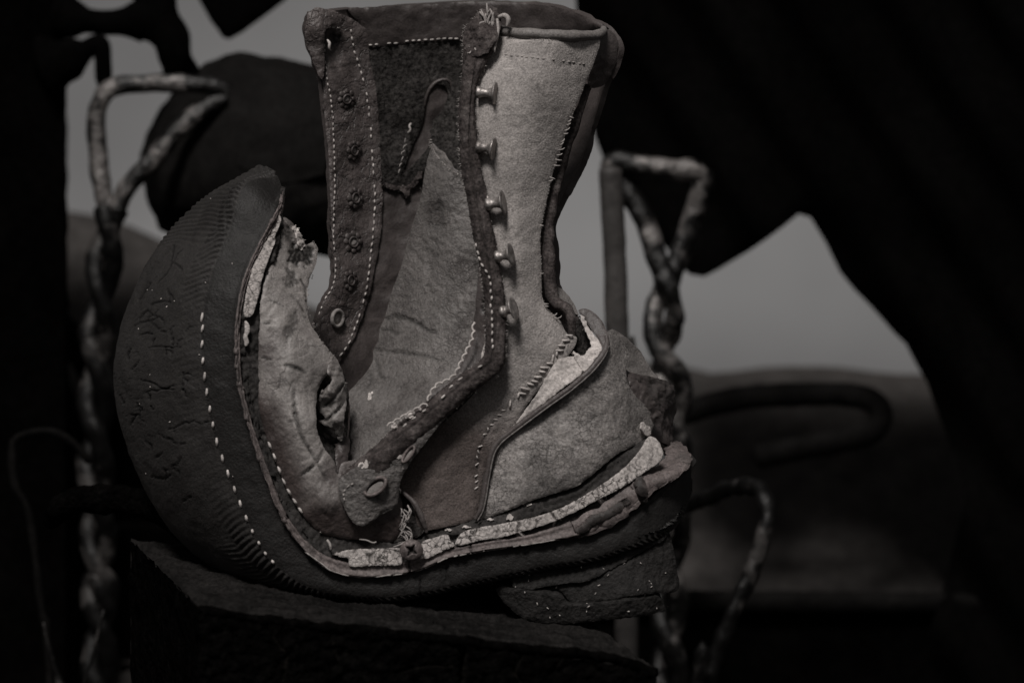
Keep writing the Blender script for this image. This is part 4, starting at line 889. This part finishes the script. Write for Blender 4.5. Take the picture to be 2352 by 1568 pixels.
# wrecked back of the heel
make('far_counter', relief([(1398,764),(1436,774),(1470,806),(1498,850),(1516,872),(1520,930),(1500,1000),(1440,1010),(1400,900)], [(1398,764,-220),(1470,806,-300),(1516,872,-330),(1500,1000,-320),(1420,900,-240)], th=14, step=8, bevel=8, wrinkle=6), M['quarter'], boot)
make('heel_back', patch([
 [(1438,848,-30),(1462,858,-60),(1500,866,-120),(1534,876,-200),(1546,892,-290),(1530,900,-380)],
 [(1444,872,-40),(1474,884,-66),(1512,896,-130),(1544,906,-205),(1550,920,-290),(1530,930,-380)],
 [(1460,905,-60),(1492,918,-84),(1520,930,-135),(1544,940,-205),(1548,955,-290),(1530,960,-380)],
 [(1478,940,-80),(1504,950,-100),(1524,962,-140),(1540,980,-205),(1543,990,-290),(1528,1000,-380)],
 [(1470,1000,-80),(1500,1010,-100),(1530,1020,-140),(1548,1030,-205),(1552,1036,-290),(1535,1040,-380)]], 60, 60, th=12, wrinkle=6, wscale=.03), M['lower'], boot)
make('torn_heel_layer', relief([(1442,862),(1462,872),(1484,892),(1500,918),(1512,940),(1519,952),(1516,962),(1504,958),(1502,975),(1492,996),(1478,985),(1470,960),(1456,920)], [(1442,862,-16),(1484,892,-38),(1519,952,-66),(1492,996,-46),(1462,930,-12)], th=9, step=4, edge=4.5, efreq=.1, bevel=5, wrinkle=8, wscale=.05), M['inner'], boot)
make('torn_heel_scrap', relief([(1474,968),(1486,976),(1496,984),(1492,1000),(1482,996),(1474,982)], [(1474,968,8),(1496,984,-20),(1482,996,0)], th=6, step=3.5, edge=3, efreq=.15, bevel=4), M['canvas'], boot)
# rand: dark band tucked under the counter
rand = relief([(1092,1196),(1146,1184),(1226,1152),(1306,1128),(1350,1104),(1410,1052),(1450,1032),(1484,1016),(1478,1034),(1430,1076),(1380,1116),(1320,1148),(1250,1178),(1150,1204),(1060,1224),(1020,1226),(1030,1212)], [(1092,1196,48),(1226,1158,54),(1350,1104,50),(1480,1016,10),(1430,1070,44),(1250,1178,60),(1050,1220,58)], th=14, step=6, edge=3, bevel=6, wrinkle=5, wscale=.04,
     grooves=[([(1210,1176),(1300,1148),(1330,1140),(1380,1096),(1440,1046)], 4, 8, .9)])
make('rand', rand, M['welt'], boot)
rand_z = surf(merge([rand, welt]).bvh())
make('paint_chips', merge([relief([(x, y), (x + w * .5, y - 2), (x + w, y + 1), (x + w + 4, y + h * .4), (x + w * .6, y + h), (x + w * .2, y + h * .6), (x - 3, y + h * .8)], (lambda P: rand_z(P) + 5), th=2, step=2.4, edge=2.5, efreq=.25, bevel=1) for x, y, w, h in [(1166,1182,10,14), (1206,1154,12,6), (1122,1190,10,5), (1064,1208,14,5), (1024,1214,12,5)]]), M['canvas'], boot, kind='stuff')
# edge of the vamp piece where it was torn off, with its rotten fringe
make('vamp_edge_roll', tube([(922,1128,70),(944,1146,72),(962,1170,74),(972,1200,72),(980,1222,66)], [4, 6, 7, 7, 4], 10, 40, wob=.35, wscale=.08), M['lower'], boot)
make('rotten_fringe', merge([tube([(926 + rr.uniform(-8, 12), 1160 + i * 3.4, 66), (934 + rr.uniform(-12, 14), 1170 + i * 3.4 + rr.uniform(-6, 8), 82), (930 + rr.uniform(-18, 18), 1184 + i * 3.4 + rr.uniform(-4, 14), 74)], [1.8, 1.5, .6], 5, 7) for i in range(22)]), M['dull_thread'], boot, kind='stuff')
make('rotten_gap', relief([(920,1130),(940,1150),(962,1190),(968,1226),(930,1240),(900,1244),(916,1210)], [(920,1130,34),(968,1226,50),(900,1244,50)], th=8, step=6, bevel=3, wrinkle=9, wscale=.06), M['lining'], boot)

# ---- stitches of the sole, one by one
sp_ = [(464,729),(465,755),(464,791),(466,829),(470,865),(475,901),(482,940),(489,976),(498,1015),(511,1053),(524,1088),(539,1124),(552,1157),(566,1190),(580,1220),(595,1247),(610,1271),(627,1290)]
for i, (x, y) in enumerate(sp_):
    a = np.array(sp_[min(i + 1, len(sp_) - 1)]) - np.array(sp_[max(i - 1, 0)]); a = a / np.linalg.norm(a)
    a = np.array((a[0] * .9 - a[1] * .18, a[1])) ; l = rr.uniform(7, 10.5) if i < 14 else 4.5
    p = np.array([(x - a[0] * l, y - a[1] * l), (x, y), (x + a[0] * l, y + a[1] * l)])
    z = sole_z(p)
    make('sole_stitch', tube(np.column_stack([p, z + np.array((0, 3.5, 0))]), [2.4, 3.6, 2.4], 7, 7), M['thread'], boot)
sw = [(620,1023),(631,1050),(642,1080),(653,1106),(664,1129),(678,1152),(690,1171)]
for i, (x, y) in enumerate(sw):
    a = np.array(sw[min(i + 1, 6)]) - np.array(sw[max(i - 1, 0)]); a = a / np.linalg.norm(a); l = 9
    p = np.array([(x - a[0] * l, y - a[1] * l), (x, y), (x + a[0] * l, y + a[1] * l)])
    z = np.maximum(welt_z(p), vamp_z(p)) if False else welt_z(p)
    make('welt_stitch', tube(np.column_stack([p, z + np.array((0, 5, 0)) + 6]), [2.2, 3.4, 2.2], 7, 7), M['thread'], boot)
make('welt_thread', merge([stitch_geo([(714,1199),(735,1219),(775,1228),(826,1240)], welt_z, 9, 6, 2.0, jitter=2, skip=.2, lift=5), stitch_geo([(604,830),(600,880),(606,940),(614,990)], welt_z, 7, 9, 1.8, jitter=3, skip=.3, lift=4),
     tube([(826,1238,84),(842,1240,90),(856,1246,88),(864,1244,84)], 1.8, 5, 12), tube([(904,1256,84),(920,1250,92),(936,1240,90),(932,1228,86)], 2, 5, 12), tube([(752,1240,84),(758,1250,92),(760,1262,90)], 3.2, 6, 8)]), M['dull_thread'], boot, kind='stuff')

# ---- heel: rotten stacked lifts
heel_geo = []
def lift(name, outline, z, lab=None):
    heel_geo.append(relief(outline, z, th=1, back_vec=(-30, -75, -400), step=5, edge=3, efreq=.06, bevel=6, wrinkle=4, wscale=.025))
    return make(name, heel_geo[-1], M['heel'], boot, label=lab)
lift('heel_lift', [(1178,1330),(1226,1313),(1300,1303),(1370,1290),(1450,1262),(1526,1228),(1520,1242),(1490,1256),(1440,1288),(1394,1311),(1346,1334),(1280,1342),(1226,1350),(1186,1352)], [(1180,1336,30),(1300,1320,34),(1400,1300,34),(1520,1234,10),(1230,1345,36)])
lift('heel_lift', [(1236,1352),(1290,1344),(1346,1336),(1394,1313),(1440,1290),(1490,1258),(1522,1226),(1534,1222),(1547,1260),(1556,1310),(1560,1334),(1552,1357),(1480,1364),(1400,1376),(1340,1384),(1312,1382),(1288,1358),(1262,1352)], [(1240,1354,22),(1340,1362,34),(1450,1320,32),(1530,1240,0),(1556,1340,-10),(1470,1360,40)])
lift('heel_lift', [(1139,1352),(1160,1346),(1190,1352),(1226,1356),(1262,1358),(1290,1366),(1314,1386),(1400,1380),(1480,1368),(1514,1368),(1526,1392),(1520,1407),(1442,1418),(1380,1424),(1322,1431),(1270,1432),(1238,1430),(1190,1411),(1156,1380)], [(1140,1356,24),(1240,1390,42),(1340,1400,48),(1440,1392,44),(1520,1390,10),(1240,1430,30)])

hz = surf(merge(heel_geo).bvh())
fl = []
for _ in range(36):
    x = rr.uniform(1180, 1540); y = rr.uniform(1290, 1420)
    z = float(hz(np.array([[x, y]]))[0]); an = rr.uniform(0, 6.28); l = rr.uniform(2, 6)
    fl.append(tube([(x, y, z + 1), (x + l * .5 * math.cos(an), y + l * .5 * math.sin(an), z + 3), (x + l * math.cos(an), y + l * math.sin(an), z + 1)], rr.uniform(.6, 1.3), 5, 4))
for _ in range(20):
    x = rr.uniform(300, 560); y = rr.uniform(430, 1100) if rr.random() < .7 else rr.uniform(430, 700)
    h = sole_b.ray_cast(Vector((x, y, 3000)), Vector((0, 0, -1)))
    if h[0] is None or h[0].z < -180: continue
    an = rr.uniform(0, 6.28); l = rr.uniform(1.5, 4)
    fl.append(tube([(x, y, h[0].z + 1), (x + l * math.cos(an), y + l * math.sin(an), h[0].z + 2)], rr.uniform(.9, 1.7), 5, 4))
make('straw_flecks', merge(fl), M['thread'], boot, kind='stuff')

# ================================================================== wood block under the boot
blk = thing('wood_block', 'dark weathered timber block with cracked top under the boot', 'wood block', (900, 5600, 100))
A = np.array((456, 1394, 450.)); B = np.array((1507, 1540, 420.)); Cc = np.array((1235, 1332, -450.)); Dd = np.array((300, 1240, -450.))
def block_face(p00, p01, p11, p10, nu, nv, amp, freq, grooves=(), flip=False, edge=None):
    u, v = np.meshgrid(np.linspace(0, 1, nu), np.linspace(0, 1, nv), indexing='ij'); u = u.ravel()[:, None]; v = v.ravel()[:, None]
    P = p00 * (1 - u) * (1 - v) + p01 * (1 - u) * v + p11 * u * v + p10 * u * (1 - v)
    f = [(i * nv + j, i * nv + j + 1, (i + 1) * nv + j + 1, (i + 1) * nv + j) for i in range(nu - 1) for j in range(nv - 1)]
    if flip: f = [q[::-1] for q in f]
    n = vnormals(P, f); d = fbm(P, freq, 4) * amp
    dz, mk = apply_marks(P[:, :2], grooves, ())
    return Geo(P + n * (d + dz)[:, None], f, mk)
dn = np.array((0, 4290., 0)); dnb = np.array((0, 5100., 0))
crk = [(1000,1420),(1040,1448),(1058,1466),(1062,1500),(1060,1545),(1064,1640)]
def ground_y(p): return np.array((p[0], 784 + (784 * 0 + 1) * 0, p[2]))
def foot(p):
    """the point straight below p at ground level"""
    t = D - p[2] / S
    # world height 0:  CAM.z + t*sp - (y-784)*k*cp = 0
    k = t / D / S
    return np.array((p[0], 784 + (CAM.z + t * sp) / (k * cp), p[2]))
grain = []
for k in range(30):
    t = (k + rr.uniform(-.3, .3)) / 30; a0 = A * (1 - t) + Dd * t; b0 = B * (1 - t) + Cc * t; u0 = rr.uniform(0, .45); u1 = min(1, u0 + rr.uniform(.25, .7))
    grain.append(([tuple((a0 * (1 - u) + b0 * u)[:2] + (0, 5 * math.sin(u * 7 + k * .3))) for u in np.linspace(u0, u1, 7)], rr.uniform(2, 3.4), rr.uniform(3, 7), .6))
top = block_face(A, B, Cc, Dd, 110, 260, 9, .02, [(crk, 9, 34, 1.0), ] + grain, flip=True)
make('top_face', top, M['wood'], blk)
A2, B2 = A + (0, 330, 0), B + (0, 330, 0)
fg = [(crk, 9, 40, 1.0), ([(1200,1500),(1180,1540),(1210,1580)], 5, 14, .7), ([(1290,1510),(1260,1550)], 5, 14, .7), ([(900,1545),(980,1525),(1060,1530)], 5, 10, .6), ([(620,1450),(660,1500),(650,1560)], 5, 12, .7), ([(760,1460),(780,1520)], 4, 10, .6)]
make('front_face', block_face(A, B, B2, A2, 90, 260, 9, .045, fg), M['endgrain'], blk)  # front shade is carried by the near-black colour
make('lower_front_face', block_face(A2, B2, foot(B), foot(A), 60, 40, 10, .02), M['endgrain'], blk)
make('side_face', block_face(Dd, A, foot(A), foot(Dd), 200, 30, 10, .02), M['endgrain'], blk)  # left side takes the darker colour as its shade
make('side_face', block_face(B, Cc, foot(Cc), foot(B), 200, 30, 10, .02), M['wood'], blk)
make('back_face', block_face(Cc, Dd, foot(Dd), foot(Cc), 60, 30, 10, .02), M['wood'], blk)
# bark-like ragged rim along the front edge
rimp = crom([A + (0, 0, 0), (641, 1422, 445), (815, 1440, 440), (1047, 1464, 436), (1163, 1479, 430), (1395, 1504, 424), B], 60)
make('worn_rim', tube(rimp + (0, 6, -8), 12, 10, 200, wob=.5, wscale=.04), M['endgrain'], blk)

# ================================================================== twisted iron rods standing behind
def rod(path, r, sides=12, wob=.22, n=None): return tube(path, r, sides, n or int(plen(np.asarray(path)[:, :2]) / 9), wob=wob, wscale=.03)
def twist(path, r, off, pitch, phase=0.0):
    """two strands wound round each other"""
    L = plen([p[:2] for p in path]); n = int(L / 7); c = crom(path, n); out = []
    for k in (0, 1):
        s = np.linspace(0, L, n); a = 2 * math.pi * s / pitch + math.pi * k + phase
        T = np.gradient(c[:, :2], axis=0); T /= np.linalg.norm(T, axis=1)[:, None]
        nx = np.stack([-T[:, 1], T[:, 0]], 1)
        o = np.clip(np.minimum(1, 1), 0, 1) * off
        out.append(np.column_stack([c[:, :2] + nx * (np.cos(a) * o)[:, None], c[:, 2] + np.sin(a) * o]))
    return [tube(p, r, 12, resample=False, n=len(p), wob=.25, wscale=.03) for p in out]
Z1 = -1900
rt = thing('twisted_iron_rod', 'rusty twisted iron rod with triangular loop top behind the heel', 'iron rod', tuple(foot(np.array((1560, 0, Z1)))), 'twisted iron rods')
f_ = foot(np.array((1600, 0, Z1)))
make('loop', merge([rod([(1532,640,Z1+20),(1508,590,Z1+10),(1490,530,Z1),(1456,462,Z1-5),(1412,402,Z1-10),(1400,384,Z1),(1416,372,Z1+12),(1470,382,Z1+16),(1540,388,Z1+14),(1600,394,Z1+10),(1616,408,Z1),(1604,460,Z1-10),(1580,530,Z1-20),(1556,600,Z1-20),(1532,660,Z1-10)], 25)]), M['iron'], rt)
tw = twist([(1532,630,Z1),(1526,720,Z1),(1520,800,Z1),(1540,870,Z1),(1548,960,Z1),(1546,1100,Z1),(1540,1250,Z1),(1536,1400,Z1),(1538,1560,Z1),(1560,2200,Z1),(f_[0],f_[1]+10,Z1)], 23, 25, 330, 1.2)
for g in tw: make('strand', g, M['iron'], rt)
lt_ = thing('twisted_iron_rod', 'rusty twisted iron rod with long pointed loop beside the curled toe', 'iron rod', tuple(foot(np.array((230, 0, Z1)))), 'twisted iron rods')
f2 = foot(np.array((230, 0, Z1)))
make('loop', merge([rod([(262,510,Z1),(236,440,Z1),(224,350,Z1-5),(222,270,Z1-5),(236,222,Z1),(270,198,Z1+8),(340,192,Z1+14),(420,192,Z1+14),(480,196,Z1+8),(508,206,Z1),(520,216,Z1-8),(500,232,Z1),(450,262,Z1+16),(400,310,Z1+20),(350,366,Z1+20),(300,420,Z1+16),(268,480,Z1+10),(250,540,Z1)], 22)]), M['iron'], lt_)
for g in twist([(256,480,Z1),(240,600,Z1),(228,720,Z1),(222,850,Z1),(222,960,Z1),(220,1080,Z1),(224,1200,Z1),(228,1400,Z1),(230,1600,Z1),(f2[0],f2[1]+10,Z1)], 22, 23, 300, .6): make('strand', g, M['shaded_rust'], lt_)  # strands coloured darker than the lit loop to carry their shade
# straight rod
f3 = foot(np.array((1416, 0, -1700)))
tag(make('straight_iron_rod', rod([(1402,390,-1700),(1408,500,-1700),(1414,640,-1700),(1418,780,-1700),(1440,1200,-1700),(f3[0],f3[1]+10,-1700)], 27, wob=.06), M['grey_iron']), 'straight upright rod behind the torn back of the boot', 'iron rod')
# bent wire at the right, dark hook and rail
f4 = foot(np.array((1560, 0, -1300)))
tag(make('bent_wire', rod([(1500,1180,-1900),(1600,1150,-1700),(1690,1118,-1500),(1740,1122,-1400),(1762,1160,-1350),(1758,1220,-1330),(1735,1290,-1320),(1700,1370,-1310),(1665,1450,-1300),(1630,1560,-1300),(1600,1800,-1300),(f4[0],f4[1]+10,-1300)], 19, wob=.4), M['shaded_rust']), 'kinked rusty wire curving down to the right of the heel', 'wire')
f5 = foot(np.array((1480, 0, -2700)))
tag(make('iron_hook', rod([(f5[0],f5[1]+10,-2700),(1484,1600,-2700),(1490,1100,-2700),(1520,980,-2700),(1600,940,-2700),(1700,914,-2700),(1820,906,-2700),(1940,906,-2700),(2006,922,-2700),(2024,962,-2700),(1990,996,-2700),(1900,1016,-2700),(1800,1036,-2700),(1740,1048,-2700)], 28, wob=.1, n=300), M['black_iron']), 'long black iron hook pointing away from the heel', 'hook')
def px_box(x0, x1, y0, y1, z0, z1, amp=5):
    c = lambda x, y, z: np.array((x, y, z), float)
    F = [((x0, y0, z0), (x1, y0, z0), (x1, y1, z0), (x0, y1, z0)), ((x1, y0, z0), (x1, y0, z1), (x1, y1, z1), (x1, y1, z0)), ((x0, y0, z1), (x0, y0, z0), (x0, y1, z0), (x0, y1, z1)), ((x0, y0, z1), (x1, y0, z1), (x1, y0, z0), (x0, y0, z0)), ((x1, y0, z1), (x0, y0, z1), (x0, y1, z1), (x1, y1, z1))]
    return merge([block_face(c(*a), c(*b), c(*d), c(*e), 90, 24, amp, .01) for a, b, d, e in F])
rl_ = thing('low_dark_backing', 'low added black fence with a rounded top rail behind the heel', 'backing', tuple(foot(np.array((1800, 0, -2400)))))
make('top_rail', tube([(1150,1378,-2370),(1500,1380,-2370),(1800,1382,-2370),(2150,1384,-2370),(2700,1386,-2370)], 26, 12, 60, wob=.1), M['black_iron'], rl_)
yb = foot(np.array((1800, 0, -2400)))[1] + 8
ye = 1396
hb = (yb - ye) / 9
for k in range(9): make('board', px_box(1150, 2700, ye + k * hb, ye + (k + 1) * hb - 14, -2400 - (k % 2) * 12, -2470, 4), M['post'], rl_)  # boards added to turn the area below the rail black
ll_ = thing('low_dark_backing', 'low added black fence between the timber post and the wood block', 'backing', tuple(foot(np.array((100, 0, -2300)))))
yb = foot(np.array((100, 0, -2750)))[1] + 8; ye = 905; hb = (yb - ye) / 11
for k in range(11): make('board', px_box(-700, 760, ye + k * hb, ye + (k + 1) * hb - 14, -2750 - (k % 2) * 12, -2820, 4), M['post'], ll_)  # boards added only to keep the lower left near black

# ================================================================== dark things close behind
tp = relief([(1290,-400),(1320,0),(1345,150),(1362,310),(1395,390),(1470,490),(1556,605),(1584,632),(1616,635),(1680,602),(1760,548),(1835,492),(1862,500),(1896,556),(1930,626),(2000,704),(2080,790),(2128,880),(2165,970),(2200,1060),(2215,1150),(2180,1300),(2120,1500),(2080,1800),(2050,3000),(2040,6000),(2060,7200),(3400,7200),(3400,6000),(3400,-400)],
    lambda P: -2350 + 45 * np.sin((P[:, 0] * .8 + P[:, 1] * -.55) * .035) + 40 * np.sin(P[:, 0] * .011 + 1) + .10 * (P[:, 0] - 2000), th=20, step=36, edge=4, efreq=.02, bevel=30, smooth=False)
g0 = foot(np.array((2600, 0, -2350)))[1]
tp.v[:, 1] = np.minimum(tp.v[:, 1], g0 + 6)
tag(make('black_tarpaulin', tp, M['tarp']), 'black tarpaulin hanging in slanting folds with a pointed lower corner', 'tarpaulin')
# left timber post
pf = foot(np.array((80, 0, -2100)))
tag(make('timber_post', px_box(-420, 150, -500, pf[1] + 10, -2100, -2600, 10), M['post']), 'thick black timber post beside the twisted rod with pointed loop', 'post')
st = thing('hanging_leather_bag', 'dark rounded leather bag hanging on a strap behind the boot', 'bag', (560, 560, -2000))
bag = patch([[(430,190,-2250),(470,150,-2180),(570,128,-2120),(740,150,-2100),(880,190,-2160),(940,260,-2280)],
             [(368,250,-2250),(410,210,-2060),(560,190,-1940),(740,215,-1920),(920,250,-2020),(1000,310,-2250)],
             [(336,350,-2250),(390,340,-1990),(560,330,-1810),(740,350,-1790),(930,370,-1950),(1010,400,-2250)],
             [(336,450,-2250),(384,460,-1990),(560,470,-1810),(740,490,-1790),(920,490,-1950),(1000,500,-2250)],
             [(356,520,-2260),(400,545,-2100),(560,575,-1960),(740,590,-1940),(880,580,-2060),(960,560,-2260)]], 70, 90, th=240, wrinkle=16, wscale=.006)
make('body', bag, M['bag'], st)
make('flap', patch([[(520,150,-1950),(640,160,-1900),(760,170,-1890)], [(530,280,-1822),(640,290,-1786),(760,300,-1780)], [(545,380,-1790),(640,420,-1760),(745,400,-1762)]], 30, 30, th=20, wrinkle=8, wscale=.01), M['bag'], st)
make('strap', tube([(430,190,-2080),(404,130,-2060),(384,70,-2050),(360,10,-2050),(340,-80,-2050),(300,-300,-2080),(200,-420,-2200),(60,-470,-2300)], [34, 42, 50, 46, 40, 40, 40, 30], 12, 60, wob=.25, wscale=.02), M['tarp'], st)
tag(make('hanging_strap', tube([(140,40,-2080),(215,50,-2050),(280,52,-2040),(340,50,-2030),(388,90,-2020),(404,140,-2030),(400,180,-2060)], [60, 30, 30, 44, 34, 30, 26], 12, 60, wob=.3, wscale=.02), M['tarp']), 'black strap looped from the timber post over the bag', 'strap')
tag(make('hooked_strap', tube([(110,150,-2080),(190,120,-2050),(226,100,-2040),(236,150,-2040),(238,190,-2050),(250,214,-2060)], [70, 50, 26, 22, 20, 16], 12, 50, wob=.3, wscale=.02), M['tarp']), 'short black strap running down from the post to the rod loop', 'strap')
wd = relief([(440,-260),(458,0),(486,50),(512,88),(528,92),(560,74),(610,36),(655,0),(760,-120),(760,-260)], lambda P: np.full(len(P), -2300.0), th=60, step=20, edge=3, efreq=.02, bevel=20, smooth=False)
tag(make('hanging_board', wd, M['tarp']), 'black board corner pointing down above the leather bag', 'board')
# arched iron hoops at the left
for i, (r0, yy) in enumerate(((250, 655), (178, 762))):
    ff = foot(np.array((-60, 0, -2600)))
    cx_ = -30; pts = [(cx_ - r0 * 1.0, ff[1] + 10, -2600), (cx_ - r0, 2400, -2600), (cx_ - r0, 1100, -2600)] + [(cx_ - math.cos(a) * r0, yy + r0 - math.sin(a) * r0 + 28, -2600) for a in np.linspace(.15, math.pi - .15, 12)] + [(cx_ + r0, 1150, -2600), (cx_ + r0, 2400, -2600), (cx_ + r0, ff[1] + 10, -2600)]
    tag(make('iron_hoop', tube(pts, 34, 12, 260, wob=.08), M['black_iron']), ('larger outer', 'smaller inner')[i] + ' arched iron hoop standing beside the timber post', 'iron hoop', 'iron hoops')
f6 = foot(np.array((120, 0, -1350)))
tag(make('wire_loop', rod([(150,f6[1]+10,-1350),(140,2200,-1350),(110,1500,-1350),(96,1400,-1350),(66,1180,-1350),(36,1120,-1350),(28,1040,-1350),(40,1004,-1350),(110,990,-1350),(170,1020,-1350),(205,1060,-1350)], 9, wob=.4, n=260), M['black_iron']), 'thin rusty wire loop low beside the twisted rod with pointed loop', 'wire')
f7 = foot(np.array((180, 0, -1250)))
tag(make('forked_wire', merge([rod([(180,f7[1]+10,-1250),(180,2200,-1250),(190,1620,-1250),(210,1520,-1250),(228,1440,-1250),(238,1400,-1250)], [18, 18, 18, 18, 14, 8, 3], wob=.4, n=160), rod([(180,2200,-1250),(150,1650,-1250),(120,1520,-1250),(100,1430,-1250)], [18, 20, 18, 12, 3], wob=.4, n=120)]), M['shaded_rust']), 'forked rusty wire rising from the ground left of the wood block', 'wire')
tag(make('bark_strip', tube([(120,1190,-700),(150,1160,-640),(210,1146,-600),(290,1150,-560),(360,1168,-480),(440,1230,-380),(500,1300,-300)], [26, 32, 34, 34, 30, 26, 16], 12, 70, wob=.35, wscale=.03), M['endgrain']), 'dark strip of bark lying on the block under the curled toe', 'bark')
for o in list(bpy.data.objects):
    if '_o' in o.keys(): del o['_o']
